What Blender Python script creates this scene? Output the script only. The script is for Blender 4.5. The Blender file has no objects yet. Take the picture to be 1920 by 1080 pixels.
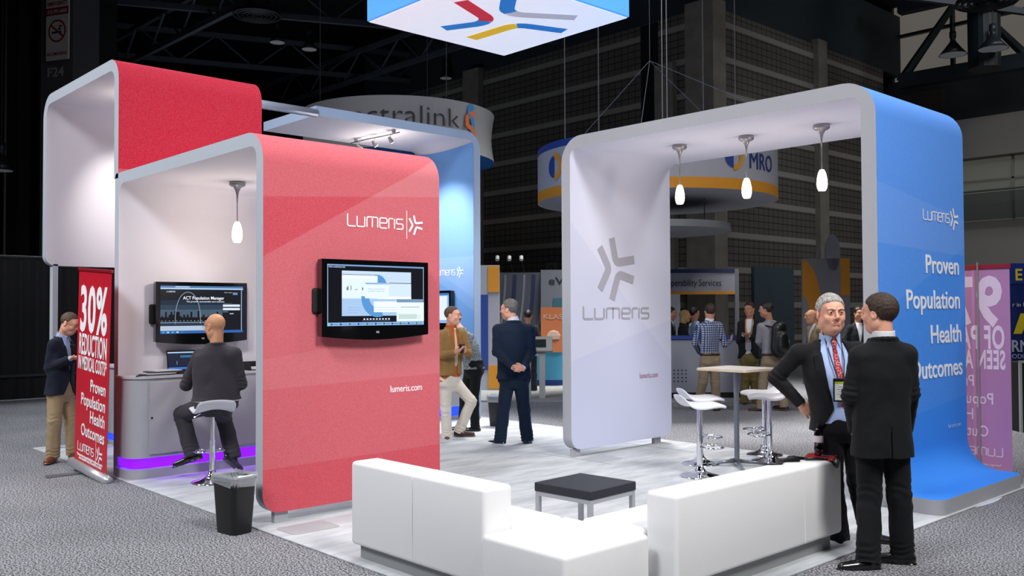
import bpy, bmesh, math, random
import numpy as np
from mathutils import Vector, Matrix
PI = math.pi
sc = bpy.context.scene
COL = sc.collection
random.seed(7)

# ------------------------------------------------------------------ camera
CAM_R = (0.67855056, 0.73453994, -0.00449641)
CAM_U = (0.02079914, -0.0130942, 0.99969792)
CAM_F = (-0.73425917, 0.67843911, 0.02416288)
cam_data = bpy.data.cameras.new('camera')
cam_data.sensor_width = 36.0
cam_data.lens = 1729.78 / 1920.0 * 36.0
cam_data.clip_end = 200
cam = bpy.data.objects.new('camera', cam_data)
COL.objects.link(cam)
mw = Matrix.Identity(4)
for r in range(3):
    mw[r][0] = CAM_R[r]; mw[r][1] = CAM_U[r]; mw[r][2] = -CAM_F[r]
mw[0][3], mw[1][3], mw[2][3] = 0, 0, 1.7
cam.matrix_world = mw
sc.camera = cam
sc.view_settings.view_transform = 'Standard'
sc.view_settings.look = 'None'
sc.view_settings.gamma = 1.0
sc.view_settings.exposure = 0.0
sc.view_settings.use_curve_mapping = False

# ------------------------------------------------------------------ materials
def lin(c):
    if isinstance(c, str):
        c = [int(c[i:i+2], 16) / 255 for i in (0, 2, 4)]
    return tuple(((v / 12.92) if v <= 0.04045 else ((v + 0.055) / 1.055) ** 2.4) for v in c[:3]) + (1.0,)

MATS = {}
def mat(name, color='808080', rough=0.6, metal=0.0, spec=0.5, noise=0.0, nscale=60.0, bump=0.0, bscale=200.0,
        emit=None, estr=0.0, alpha=1.0, trans=0.0, coat=0.0, sheen=0.0, contrast=0.5):
    if name in MATS: return MATS[name]
    m = bpy.data.materials.new(name); m.use_nodes = True
    nt = m.node_tree; b = nt.nodes['Principled BSDF']
    b.inputs['Base Color'].default_value = lin(color)
    b.inputs['Roughness'].default_value = rough
    b.inputs['Metallic'].default_value = metal
    b.inputs['Specular IOR Level'].default_value = spec
    b.inputs['Alpha'].default_value = alpha
    b.inputs['Transmission Weight'].default_value = trans
    b.inputs['Coat Weight'].default_value = coat
    b.inputs['Sheen Weight'].default_value = sheen
    if emit is not None:
        b.inputs['Emission Color'].default_value = lin(emit); b.inputs['Emission Strength'].default_value = estr
    tc = nt.nodes.new('ShaderNodeTexCoord')
    if noise > 0:
        n = nt.nodes.new('ShaderNodeTexNoise'); n.inputs['Scale'].default_value = nscale; n.inputs['Detail'].default_value = 3
        nt.links.new(tc.outputs['Object'], n.inputs['Vector'])
        mr = nt.nodes.new('ShaderNodeMapRange')
        mr.inputs[1].default_value = 0.3; mr.inputs[2].default_value = 0.7
        mr.inputs[3].default_value = 1 - noise; mr.inputs[4].default_value = 1 + noise
        nt.links.new(n.outputs['Fac'], mr.inputs[0])
        mx = nt.nodes.new('ShaderNodeVectorMath'); mx.operation = 'SCALE'
        mx.inputs[0].default_value = lin(color)[:3]
        nt.links.new(mr.outputs[0], mx.inputs['Scale']); nt.links.new(mx.outputs[0], b.inputs['Base Color'])
    if bump > 0:
        n2 = nt.nodes.new('ShaderNodeTexNoise'); n2.inputs['Scale'].default_value = bscale; n2.inputs['Detail'].default_value = 3
        nt.links.new(tc.outputs['Object'], n2.inputs['Vector'])
        bp = nt.nodes.new('ShaderNodeBump'); bp.inputs['Strength'].default_value = bump; bp.inputs['Distance'].default_value = 0.004
        nt.links.new(n2.outputs['Fac'], bp.inputs['Height']); nt.links.new(bp.outputs[0], b.inputs['Normal'])
    MATS[name] = m
    return m

def fabric_print(name, base, bands, rough=0.75, gain=0.035, coords=('Y', 'Z')):
    """printed stretch fabric: base colour with overlapping paler translucent wedges.
    bands: list of (a, b, c, amount): where a*u + b*v > c the colour is mixed with white by amount"""
    m = bpy.data.materials.new(name); m.use_nodes = True
    nt = m.node_tree; b = nt.nodes['Principled BSDF']
    b.inputs['Roughness'].default_value = rough
    b.inputs['Specular IOR Level'].default_value = 0.25
    g = nt.nodes.new('ShaderNodeNewGeometry'); sx = nt.nodes.new('ShaderNodeSeparateXYZ')
    nt.links.new(g.outputs['Position'], sx.inputs[0])
    tot = None
    for a, bb, c, amt in bands:
        m1 = nt.nodes.new('ShaderNodeMath'); m1.operation = 'MULTIPLY'; m1.inputs[1].default_value = a
        nt.links.new(sx.outputs[coords[0]], m1.inputs[0])
        m2 = nt.nodes.new('ShaderNodeMath'); m2.operation = 'MULTIPLY_ADD'; m2.inputs[1].default_value = bb
        nt.links.new(sx.outputs[coords[1]], m2.inputs[0]); nt.links.new(m1.outputs[0], m2.inputs[2])
        m3 = nt.nodes.new('ShaderNodeMapRange'); m3.inputs[1].default_value = c - .004; m3.inputs[2].default_value = c + .004
        m3.inputs[3].default_value = 0; m3.inputs[4].default_value = amt
        nt.links.new(m2.outputs[0], m3.inputs[0])
        if tot is None: tot = m3.outputs[0]
        else:
            ad = nt.nodes.new('ShaderNodeMath'); ad.operation = 'ADD'
            nt.links.new(tot, ad.inputs[0]); nt.links.new(m3.outputs[0], ad.inputs[1]); tot = ad.outputs[0]
    tex = nt.nodes.new('ShaderNodeTexNoise'); tex.inputs['Scale'].default_value = 140; tex.inputs['Detail'].default_value = 2
    nt.links.new(g.outputs['Position'], tex.inputs['Vector'])
    mr = nt.nodes.new('ShaderNodeMapRange'); mr.inputs[1].default_value = .3; mr.inputs[2].default_value = .7
    mr.inputs[3].default_value = -gain; mr.inputs[4].default_value = gain
    nt.links.new(tex.outputs['Fac'], mr.inputs[0])
    if tot is not None:
        ad = nt.nodes.new('ShaderNodeMath'); ad.operation = 'ADD'; ad.use_clamp = True
        nt.links.new(tot, ad.inputs[0]); nt.links.new(mr.outputs[0], ad.inputs[1]); tot = ad.outputs[0]
    else: tot = mr.outputs[0]
    mx = nt.nodes.new('ShaderNodeMix'); mx.data_type = 'RGBA'
    mx.inputs[6].default_value = lin(base); mx.inputs[7].default_value = lin('FFFFFF')
    nt.links.new(tot, mx.inputs[0]); nt.links.new(mx.outputs[2], b.inputs['Base Color'])
    MATS[name] = m
    return m

# ------------------------------------------------------------------ objects
def tag(o, label=None, cat=None, group=None, kind=None):
    if label: o['label'] = label
    if cat: o['category'] = cat
    if group: o['group'] = group
    if kind: o['kind'] = kind
    return o

def thing(name, label, cat, loc=(0, 0, 0), rz=0.0, group=None):
    o = bpy.data.objects.new(name, None); COL.objects.link(o)
    o.empty_display_size = 0.1
    o.location = loc; o.rotation_euler = (0, 0, rz)
    return tag(o, label, cat, group)

def link_mesh(name, me, mats, parent=None, smooth=False):
    o = bpy.data.objects.new(name, me); COL.objects.link(o)
    if not isinstance(mats, (list, tuple)): mats = [mats]
    if len(me.materials) == 0:
        for m in mats: me.materials.append(m)
    if parent is not None: o.parent = parent
    if smooth:
        me.polygons.foreach_set('use_smooth', [True] * len(me.polygons))
    return o

def part(name, bm, mats, parent=None, smooth=False, auto=None):
    me = bpy.data.meshes.new(name)
    bmesh.ops.recalc_face_normals(bm, faces=bm.faces)
    bm.to_mesh(me); bm.free()
    o = link_mesh(name, me, mats, parent, smooth or auto is not None)
    if auto is not None:
        try: me.set_sharp_from_angle(angle=auto)
        except Exception: pass
    return o

def copy_tree(o, parent=None):
    c = o.copy(); COL.objects.link(c)
    if parent is not None: c.parent = parent
    for ch in list(o.children): copy_tree(ch, c)
    return c

def BM(): return bmesh.new()

def box(bm, c, s, rot=None, mi=0, bev=0.0):
    """box centred at c with size s"""
    r = bmesh.ops.create_cube(bm, size=1.0)
    vs = r['verts']
    M = Matrix.Translation(Vector(c)) @ (rot.to_4x4() if rot is not None else Matrix.Identity(4)) @ Matrix.Diagonal((s[0], s[1], s[2], 1))
    bmesh.ops.transform(bm, matrix=M, verts=vs)
    fs = list({f for v in vs for f in v.link_faces})
    for f in fs: f.material_index = mi
    if bev > 0:
        es = list({e for v in vs for e in v.link_edges})
        g = bmesh.ops.bevel(bm, geom=es, offset=bev, segments=3, profile=0.5, affect='EDGES')
        for f in g['faces']: f.material_index = mi
    return vs

def bx(bm, x0, x1, y0, y1, z0, z1, mi=0, bev=0.0):
    return box(bm, ((x0+x1)/2, (y0+y1)/2, (z0+z1)/2), (abs(x1-x0), abs(y1-y0), abs(z1-z0)), None, mi, bev)

def cyl(bm, a, b, r1, r2=None, n=16, mi=0, caps=True):
    a = Vector(a); b = Vector(b); r2 = r1 if r2 is None else r2
    d = b - a; L = d.length
    M = Matrix.Translation((a + b) / 2) @ d.to_track_quat('Z', 'Y').to_matrix().to_4x4()
    r = bmesh.ops.create_cone(bm, cap_ends=caps, segments=n, radius1=r1, radius2=r2, depth=L, matrix=M)
    for v in r['verts']:
        for f in v.link_faces: f.material_index = mi
    return r['verts']

def tube(bm, pts, r, n=8, mi=0, closed=False):
    pts = [Vector(p) for p in pts]
    N = len(pts); rings = []
    up = Vector((0, 0, 1))
    for i, p in enumerate(pts):
        if closed: t = pts[(i+1) % N] - pts[i-1]
        else: t = pts[min(i+1, N-1)] - pts[max(i-1, 0)]
        t.normalize()
        u = t.cross(up)
        if u.length < 1e-3: u = t.cross(Vector((0, 1, 0)))
        u.normalize(); w = u.cross(t)
        rr = r[i] if isinstance(r, (list, tuple)) else r
        rings.append([bm.verts.new(p + u * rr * math.cos(2*PI*k/n) + w * rr * math.sin(2*PI*k/n)) for k in range(n)])
    M = N if closed else N - 1
    for i in range(M):
        A = rings[i]; B = rings[(i+1) % N]
        for k in range(n):
            f = bm.faces.new((A[k], A[(k+1) % n], B[(k+1) % n], B[k])); f.material_index = mi
    if not closed:
        for R in (rings[0][::-1], rings[-1]):
            f = bm.faces.new(R); f.material_index = mi

def lathe(bm, prof, n=24, c=(0, 0, 0), mi=0):
    rings = []
    for r, z in prof:
        if r < 1e-5: rings.append([bm.verts.new((c[0], c[1], c[2] + z))])
        else: rings.append([bm.verts.new((c[0] + r*math.cos(2*PI*k/n), c[1] + r*math.sin(2*PI*k/n), c[2] + z)) for k in range(n)])
    for A, B in zip(rings, rings[1:]):
        for k in range(n):
            k2 = (k+1) % n
            vs = [A[k % len(A)], A[k2 % len(A)], B[k2 % len(B)], B[k % len(B)]]
            u = []
            for v in vs:
                if v not in u: u.append(v)
            if len(u) >= 3:
                f = bm.faces.new(u); f.material_index = mi

def prism(bm, poly, z0, z1, mi=0):
    """extrude a 2D polygon (x,y) between z0 and z1"""
    A = [bm.verts.new((p[0], p[1], z0)) for p in poly]; B = [bm.verts.new((p[0], p[1], z1)) for p in poly]
    fs = [bm.faces.new(A[::-1]), bm.faces.new(B)]
    n = len(poly)
    for i in range(n): fs.append(bm.faces.new((A[i], A[(i+1) % n], B[(i+1) % n], B[i])))
    for f in fs: f.material_index = mi

def fillet(pts, radii, n=8):
    out = [Vector(pts[0])]
    for i in range(1, len(pts) - 1):
        p0, p, p1 = Vector(pts[i-1]), Vector(pts[i]), Vector(pts[i+1])
        r = radii[i-1] if isinstance(radii, (list, tuple)) else radii
        d0 = (p0 - p).normalized(); d1 = (p1 - p).normalized()
        ang = d0.angle(d1); tl = r / math.tan(ang / 2)
        a = p + d0 * tl; b = p + d1 * tl
        bis = (d0 + d1).normalized(); c = p + bis * (r / math.sin(ang / 2))
        va = a - c; vb = b - c; th = va.angle(vb)
        for k in range(n + 1):
            t = k / n
            w = (math.sin((1-t)*th) * va + math.sin(t*th) * vb) / math.sin(th)
            out.append(c + w)
    out.append(Vector(pts[-1]))
    return out

def rrect(w, h, r, n=5, cx=0, cy=0):
    P = []
    for (sx, sy, a0) in ((1, 1, 0), (-1, 1, 90), (-1, -1, 180), (1, -1, 270)):
        for k in range(n + 1):
            a = math.radians(a0 + 90 * k / n)
            P.append((cx + sx*(w/2 - r) + r*math.cos(a), cy + sy*(h/2 - r) + r*math.sin(a)))
    return P

# lettering: the surface frame is origin + u*U + v*V, normal N
def frame(o, U, V):
    U = Vector(U).normalized(); V = Vector(V).normalized()
    N = U.cross(V)
    M = Matrix.Identity(4)
    for i in range(3): M[i][0] = U[i]; M[i][1] = V[i]; M[i][2] = N[i]; M[i][3] = o[i]
    return M

def text(s, size, origin, U, V, material, parent=None, width=None, align='LEFT', bold=0.0, name='lettering', depth=0.0015, spacing=1.0, line=1.0, shear=0.0):
    cu = bpy.data.curves.new('t', 'FONT'); cu.body = s; cu.size = size; cu.align_x = align
    cu.offset = bold * size; cu.extrude = depth; cu.space_character = spacing; cu.space_line = line; cu.shear = shear
    cu.resolution_u = 3
    ob = bpy.data.objects.new('t', cu); COL.objects.link(ob)
    dg = bpy.context.evaluated_depsgraph_get(); dg.update()
    me = bpy.data.meshes.new_from_object(ob.evaluated_get(dg))
    bpy.data.objects.remove(ob); bpy.data.curves.remove(cu)
    n = len(me.vertices); co = np.empty(n*3, dtype=np.float32); me.vertices.foreach_get('co', co); co = co.reshape(-1, 3)
    if width is not None and n:
        w = co[:, 0].max() - co[:, 0].min(); k = width / w
        if align == 'LEFT': x0 = co[:, 0].min()
        elif align == 'RIGHT': x0 = co[:, 0].max()
        else: x0 = (co[:, 0].max() + co[:, 0].min()) / 2
        co[:, 0] = (co[:, 0] - x0) * k
    F = np.array(frame(origin, U, V))
    co = co @ F[:3, :3].T + F[:3, 3]
    me.vertices.foreach_set('co', co.astype(np.float32).ravel())
    me.materials.clear(); me.materials.append(material); me.name = name
    o = bpy.data.objects.new(name, me); COL.objects.link(o)
    if parent is not None: o.parent = parent
    return o

def ribbon(bm, pts, w, th=0.0015, mi=0, cut=None):
    """flat stroke along 2D pts; joints mitred. stays in local z = 0..th"""
    pts = [Vector((p[0], p[1])) for p in pts]; L = []; R = []
    N = len(pts)
    for i, p in enumerate(pts):
        if i == 0: d = (pts[1] - p).normalized(); nrm = Vector((-d.y, d.x)); k = 1
        elif i == N-1: d = (p - pts[i-1]).normalized(); nrm = Vector((-d.y, d.x)); k = 1
        else:
            a = (p - pts[i-1]).normalized(); b = (pts[i+1] - p).normalized()
            na = Vector((-a.y, a.x)); nb = Vector((-b.y, b.x)); nrm = (na + nb)
            if nrm.length < 1e-4: nrm = na
            nrm.normalize(); k = 1 / max(0.35, nrm.dot(na))
        off = nrm * (w / 2 * k)
        if cut and i in (0, N-1):
            d2 = Vector(cut); 
            off = nrm * (w/2) + d * ((w/2) * (d2[0] if i == 0 else d2[1]))
            L.append(p + off); R.append(p - off); continue
        L.append(p + off); R.append(p - off)
    lo = [[bm.verts.new((q.x, q.y, z)) for q in side] for side in (L, R) for z in (0, th)]
    L0, L1, R0, R1 = lo
    for i in range(N-1):
        for q in ((L1[i], R1[i], R1[i+1], L1[i+1]), (L0[i], L0[i+1], R0[i+1], R0[i]), (L0[i], L1[i], L1[i+1], L0[i+1]), (R0[i], R0[i+1], R1[i+1], R1[i])):
            f = bm.faces.new(q); f.material_index = mi
    for i in (0, N-1):
        f = bm.faces.new((L0[i], R0[i], R1[i], L1[i])); f.material_index = mi

def arc2(p0, p1, p2, r=.16):
    return [tuple(v) for v in fillet([p0, p1, p2], [r], 3)]

GLY = {}
def _g(pts, r=.17): return [tuple(v) for v in fillet([(a, b) for a, b in pts], [r]*(len(pts)-2), 3)] if len(pts) > 2 else pts
GLY['L'] = ([_g([(0, 1.18), (0, 0), (.95, 0)])], 1.12)
GLY['u'] = ([_g([(0, 1), (0, 0), (.92, 0), (.92, 1)])], 1.18)
GLY['m'] = ([_g([(0, 0), (0, 1), (1.32, 1), (1.32, 0)]), [(.66, 1), (.66, 0)]], 1.58)
GLY['e'] = ([_g([(.03, .5), (.9, .5), (.9, 1), (0, 1), (0, 0), (.88, 0)])], 1.12)
GLY['r'] = ([_g([(0, 0), (0, 1), (.55, 1)])], .72)
GLY['i'] = ([[(0, 0), (0, 1)]], .26)
GLY['s'] = ([_g([(.82, 1), (0, 1), (0, .52), (.82, .52), (.82, 0), (0, 0)], .14)], .9)
GLY['D'] = ([[(0, 0), (0, 1)]], .3)
def logo_word(bm, h, x=0, y=0, w=.13, word='Lumeris', th=.0015, width=None):
    W = sum(GLY[c][1] for c in word) - .1
    kx = h if width is None else width / W
    cx = x
    for c in word:
        st, adv = GLY[c]
        for s in st: ribbon(bm, [(cx + a*kx, y + b*h) for a, b in s], w*h, th)
        cx += adv * kx
    return cx - x

CHEV = [[(-.42, .34), (-.2, 0), (-.42, -.34)], [(-.13, .5), (-.03, .10), (.43, .17)], [(-.13, -.5), (.03, -.08), (.41, -.17)]]
def logo_symbol(bm, h, x=0, y=0, w=.11, th=.0015, kx=1.0):
    for c in CHEV:
        p = [tuple(v) for v in fillet([(a*kx, b) for a, b in c], [.10], 4)]
        ribbon(bm, [(x + a*h, y + b*h) for a, b in p], w*h, th)

def decal(bm, origin, U, V, material, parent, name):
    M = frame(origin, U, V); bmesh.ops.transform(bm, matrix=M, verts=bm.verts)
    return part(name, bm, material, parent)

# ------------------------------------------------------------------ rounded extruded arch structures
def resample_ends(P, r):
    """add points near both ends so the panel corners can be rounded"""
    def ins(P):
        a, b = P[0], P[1]; d = (b - a); L = d.length; d.normalize()
        q = min(r, L*.9); return [P[0]] + [a + d*t*q for t in (.02, .08, .2, .36, .55, .78, 1.0)] + P[1:]
    P = ins(P); P = ins(P[::-1])[::-1]
    return P

def offset_poly(C, t):
    C = [Vector(c) for c in C]; out = []
    for i, p in enumerate(C):
        if i == 0: d = (C[1]-p).normalized(); out.append(p + Vector((-d.y, d.x))*t)
        elif i == len(C)-1: d = (p-C[i-1]).normalized(); out.append(p + Vector((-d.y, d.x))*t)
        else:
            a = (p-C[i-1]).normalized(); b = (C[i+1]-p).normalized()
            na = Vector((-a.y, a.x)); nb = Vector((-b.y, b.x)); n = (na+nb).normalized()
            out.append(p + n*(t/n.dot(na)))
    return out

def arch(parent, C, t, v0, v1, Ro, Ri, axis, m_outer, m_inner, m_edge, rend=(0.12, 0.12), bow=0.2, nv=14, names=('outer_fabric', 'inner_fabric', 'frame')):
    """C centre line in (a, z); extruded along v. axis 'x' -> a is x and v is y; 'y' -> a is y and v is x"""
    nin = len(C) - 2
    Ro = Ro if isinstance(Ro, (list, tuple)) else [Ro]*nin
    Ri = Ri if isinstance(Ri, (list, tuple)) else [Ri]*nin
    O = fillet(offset_poly(C, t/2), Ro, 8)
    def P3(p, v): return (p.x, v, p.y) if axis == 'x' else (v, p.x, p.y)
    def ends(P):
        n = len(P); cum = [0]
        for i in range(1, n): cum.append(cum[-1] + (P[i]-P[i-1]).length)
        T = cum[-1]; e = []
        for c in cum:
            v = 0
            for d, r in ((c, rend[0]), (T-c, rend[1])):
                if r > 0 and d < r: v = max(v, r - math.sqrt(max(0, r*r-(r-d)**2)))
            e.append(v)
        return e
    O = resample_ends(O, max(rend) if max(rend) > 0 else .1)
    vs = [v0 + (v1-v0)*k/nv for k in range(nv+1)]
    I = []
    for k in range(nv+1):
        b = bow * math.sin(PI * k / nv) ** .8
        I.append(resample_ends(fillet(offset_poly(C, -t/2), [r + b for r in Ri], 8), max(rend) if max(rend) > 0 else .1))
    eO = ends(O)
    n = len(O)
    def vv(i, k):
        a = v0 + eO[i]; b = v1 - eO[i]
        return a + (b-a)*k/nv
    bo, bi, be = BM(), BM(), BM()
    go = [[bo.verts.new(P3(O[i], vv(i, k))) for k in range(nv+1)] for i in range(n)]
    gi = [[bi.verts.new(P3(I[k][i], vv(i, k))) for k in range(nv+1)] for i in range(n)]
    for g, b in ((go, bo), (gi, bi)):
        for i in range(n-1):
            for k in range(nv): b.faces.new((g[i][k], g[i+1][k], g[i+1][k+1], g[i][k+1]))
    for k in (0, nv):
        A = [be.verts.new(P3(O[i], vv(i, k))) for i in range(n)]; B = [be.verts.new(P3(I[k][i], vv(i, k))) for i in range(n)]
        for i in range(n-1): be.faces.new((A[i], A[i+1], B[i+1], B[i]))
    for i in (0, n-1):
        A = [be.verts.new(P3(O[i], vv(i, k))) for k in range(nv+1)]; B = [be.verts.new(P3(I[k][i], vv(i, k))) for k in range(nv+1)]
        for k in range(nv): be.faces.new((A[k], A[k+1], B[k+1], B[k]))
    bmesh.ops.remove_doubles(be, verts=be.verts, dist=1e-5)
    part(names[0], bo, m_outer, parent, auto=math.radians(40)); part(names[1], bi, m_inner, parent, auto=math.radians(40))
    part(names[2], be, m_edge, parent, auto=math.radians(30))
# ------------------------------------------------------------------ people: signed distance fields -> one smooth surface each
def V3(*a): return np.array(a, dtype=np.float64)
class Field:
    def __init__(s, lo, hi, h):
        s.lo = np.array(lo, float); s.h = h
        s.n = np.ceil((np.array(hi, float) - s.lo) / h).astype(int) + 1
        s.v = np.full(s.n, 1.0, dtype=np.float32)
    def _sl(s, lo, hi):
        a = np.maximum(((np.array(lo) - s.lo) / s.h).astype(int), 0); b = np.minimum(((np.array(hi) - s.lo) / s.h).astype(int) + 2, s.n)
        return a, b
    def pts(s, a, b):
        x = s.lo[0] + s.h*np.arange(a[0], b[0]); y = s.lo[1] + s.h*np.arange(a[1], b[1]); z = s.lo[2] + s.h*np.arange(a[2], b[2])
        return x[:, None, None], y[None, :, None], z[None, None, :]
    def add(s, prim, k=0.02, sub=False):
        f, lo, hi = prim; pad = k + 2.5*s.h + .005
        a, b = s._sl(np.array(lo)-pad, np.array(hi)+pad)
        if np.any(b <= a): return
        X, Y, Z = s.pts(a, b); d = f(X, Y, Z)
        sl = (slice(a[0], b[0]), slice(a[1], b[1]), slice(a[2], b[2])); v = s.v[sl]
        if sub:
            d = -d; hh = np.clip(.5 - .5*(v-d)/k, 0, 1) if k > 1e-6 else None
            s.v[sl] = np.maximum(v, d) if k <= 1e-6 else v*(1-hh) + d*hh + k*hh*(1-hh)
        else:
            hh = np.clip(.5 + .5*(v-d)/max(k, 1e-6), 0, 1)
            s.v[sl] = v*(1-hh) + d*hh - k*hh*(1-hh)
    def merge(s, o, k=.02):
        hh = np.clip(.5+.5*(s.v-o.v)/k, 0, 1); s.v = (s.v*(1-hh)+o.v*hh-k*hh*(1-hh)).astype(np.float32)
    def wrinkle(s, amp, f=1.0, seed=0.0):
        a = np.zeros(3, int); X, Y, Z = s.pts(a, s.n)
        wx = X + .035*np.sin(Y*19+Z*11+seed*5); wz = Z + .03*np.sin(X*16+Y*9+seed*7)+.012*np.sin(X*43+seed)
        w = .5*np.sin(wz*31+wx*24*f+seed*9) + .5*np.sin(wx*37-wz*19+Y*21+seed*4) + .45*np.sin(wz*17+Y*33-wx*13+seed)
        w = w*np.abs(w)
        s.v += (amp * w).astype(np.float32)
    def creases(s, c, rad, amp, ax, freq=150.0):
        """folds around a joint at c, running across axis ax"""
        a, b = s._sl(np.array(c)-rad, np.array(c)+rad)
        if np.any(b <= a): return
        X, Y, Z = s.pts(a, b); ax = np.array(ax)/np.linalg.norm(ax)
        t = (X-c[0])*ax[0] + (Y-c[1])*ax[1] + (Z-c[2])*ax[2]
        r2 = ((X-c[0])**2 + (Y-c[1])**2 + (Z-c[2])**2)/(rad*rad)
        g = np.clip(1-r2, 0, 1)**1.0
        s.v[a[0]:b[0], a[1]:b[1], a[2]:b[2]] += (amp*g*np.sin(t*freq + 2.2*np.sin(X*35+Y*41) + 1.5*np.sin(Z*30))).astype(np.float32)
    def mesh(s, name, T=None):
        v = s.v; n = s.n
        neg = v < 0
        c = [neg[i:n[0]-1+i, j:n[1]-1+j, k:n[2]-1+k] for i in (0, 1) for j in (0, 1) for k in (0, 1)]
        allc = c[0].copy(); anyc = c[0].copy()
        for q in c[1:]: allc &= q; anyc |= q
        act = anyc & ~allc
        I, J, K = np.nonzero(act)
        idx = np.full(act.shape, -1, dtype=np.int64); idx[I, J, K] = np.arange(len(I))
        acc = np.zeros((len(I), 3)); cnt = np.zeros(len(I))
        for ax in range(3):
            o1, o2 = [q for q in range(3) if q != ax]
            for a in (0, 1):
                for b in (0, 1):
                    off = [0, 0, 0]; off[o1] = a; off[o2] = b
                    p0 = v[I+off[0], J+off[1], K+off[2]]; off2 = list(off); off2[ax] = 1
                    p1 = v[I+off2[0], J+off2[1], K+off2[2]]
                    m = (p0 < 0) != (p1 < 0)
                    t = np.where(m, p0/(p0-p1+1e-12), 0)
                    pos = np.zeros((len(I), 3)); pos[:, o1] = a; pos[:, o2] = b; pos[:, ax] = t
                    acc += pos*m[:, None]; cnt += m
        P = (acc/np.maximum(cnt, 1)[:, None] + np.stack([I, J, K], 1))*s.h + s.lo
        quads = []
        for ax in range(3):
            o1, o2 = [(1, 2), (2, 0), (0, 1)][ax]
            A = neg[:n[0]-1, :n[1]-1, :n[2]-1]
            sl = [slice(0, n[q]-1) for q in range(3)]; sl[ax] = slice(1, n[ax])
            B = neg[tuple(sl)]
            m = A != B
            lim = [slice(None)]*3; lim[o1] = slice(0, 1); m[tuple(lim)] = False
            lim = [slice(None)]*3; lim[o2] = slice(0, 1); m[tuple(lim)] = False
            E = np.stack(np.nonzero(m), 1)
            if len(E) == 0: continue
            e1 = np.zeros(3, int); e1[o1] = 1; e2 = np.zeros(3, int); e2[o2] = 1
            q = np.stack([idx[tuple(X.T)] for X in (E, E-e1, E-e1-e2, E-e2)], 1)
            fl = A[tuple(E.T)]
            q[~fl] = q[~fl][:, ::-1]
            quads.append(q)
        Q = np.concatenate(quads); Q = Q[(Q >= 0).all(1)]
        if T is not None: P = P @ T[0].T + T[1]
        me = bpy.data.meshes.new(name)
        me.vertices.add(len(P)); me.vertices.foreach_set('co', P.astype(np.float32).ravel())
        me.loops.add(len(Q)*4); me.loops.foreach_set('vertex_index', Q.astype(np.int32).ravel())
        me.polygons.add(len(Q)); me.polygons.foreach_set('loop_start', np.arange(0, len(Q)*4, 4, dtype=np.int32))
        me.polygons.foreach_set('loop_total', np.full(len(Q), 4, dtype=np.int32))
        me.update(calc_edges=True); me.validate()
        me.polygons.foreach_set('use_smooth', [True]*len(me.polygons))
        return me

def cap(a, b, r1, r2=None, sq=None):
    """tapered capsule; sq=(axis, factor): flattened along axis"""
    a = np.array(a, float); b = np.array(b, float); r2 = r1 if r2 is None else r2
    ab = b-a; L2 = max(ab@ab, 1e-9)
    def f(X, Y, Z):
        px, py, pz = X-a[0], Y-a[1], Z-a[2]
        t = np.clip((px*ab[0]+py*ab[1]+pz*ab[2])/L2, 0, 1)
        dx, dy, dz = px-t*ab[0], py-t*ab[1], pz-t*ab[2]
        if sq is not None:
            w, k = sq; w = np.array(w, float)/np.linalg.norm(w)
            q = (dx*w[0]+dy*w[1]+dz*w[2])*(1/k-1)
            dx = dx+w[0]*q; dy = dy+w[1]*q; dz = dz+w[2]*q
            return (np.sqrt(dx*dx+dy*dy+dz*dz)-(r1+(r2-r1)*t))*min(1, k)
        return np.sqrt(dx*dx+dy*dy+dz*dz)-(r1+(r2-r1)*t)
    R = max(r1, r2)*(max(1, sq[1]) if sq else 1)
    return f, np.minimum(a, b)-R, np.maximum(a, b)+R

def ell(c, r, R=None):
    c = np.array(c, float); r = np.array(r, float); R = np.eye(3) if R is None else np.array(R)
    k = np.linalg.norm(R[:, 0]); r = r*k; R = R/k
    def f(X, Y, Z):
        x, y, z = X-c[0], Y-c[1], Z-c[2]
        q = [(R[0, i]*x+R[1, i]*y+R[2, i]*z) for i in range(3)]
        k0 = np.sqrt(sum((q[i]/r[i])**2 for i in range(3))); k1 = np.sqrt(sum((q[i]/r[i]**2)**2 for i in range(3)))
        return k0*(k0-1)/np.maximum(k1, 1e-6)
    e = np.abs(R) @ r
    return f, c-e, c+e

def loft(st, o=(0, 0, 0), R=None, p=2.4, z0=None, z1=None):
    """st rows (z, cx, cy, a, b) in a frame with origin o, rotation R"""
    st = np.array(sorted(st)); o = np.array(o, float); R = np.eye(3) if R is None else np.array(R)
    zz = np.linspace(st[0, 0], st[-1, 0], 60)
    def sm(c):
        y = np.interp(zz, st[:, 0], st[:, c]); k = np.array([1, 2, 3, 2, 1.])/9
        return np.convolve(np.pad(y, 2, mode='edge'), k, 'valid')
    CX, CY, A, B = [sm(i) for i in range(1, 5)]
    lo_z = st[0, 0] if z0 is None else z0; hi_z = st[-1, 0] if z1 is None else z1
    def f(X, Y, Z):
        x, y, z = X-o[0], Y-o[1], Z-o[2]
        if abs(R[2, 2]-1) < 1e-9: q = [R[0, 0]*x+R[1, 0]*y, R[0, 1]*x+R[1, 1]*y, z]
        else: q = [(R[0, i]*x+R[1, i]*y+R[2, i]*z) for i in range(3)]
        zc = q[2]
        cx, cy, a, b = [np.interp(zc, zz, c) for c in (CX, CY, A, B)]
        d = ((np.abs((q[0]-cx)/a)**p + np.abs((q[1]-cy)/b)**p)**(1/p)-1)*np.minimum(a, b)
        return np.maximum(np.maximum(d, lo_z-zc), zc-hi_z)
    M = max(st[:, 3].max() + np.abs(st[:, 1]).max(), st[:, 4].max() + np.abs(st[:, 2]).max())
    cs = np.array([[sx*M, sy*M, z] for sx in (-1, 1) for sy in (-1, 1) for z in (lo_z, hi_z)]) @ R.T + o
    return f, cs.min(0), cs.max(0)

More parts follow.
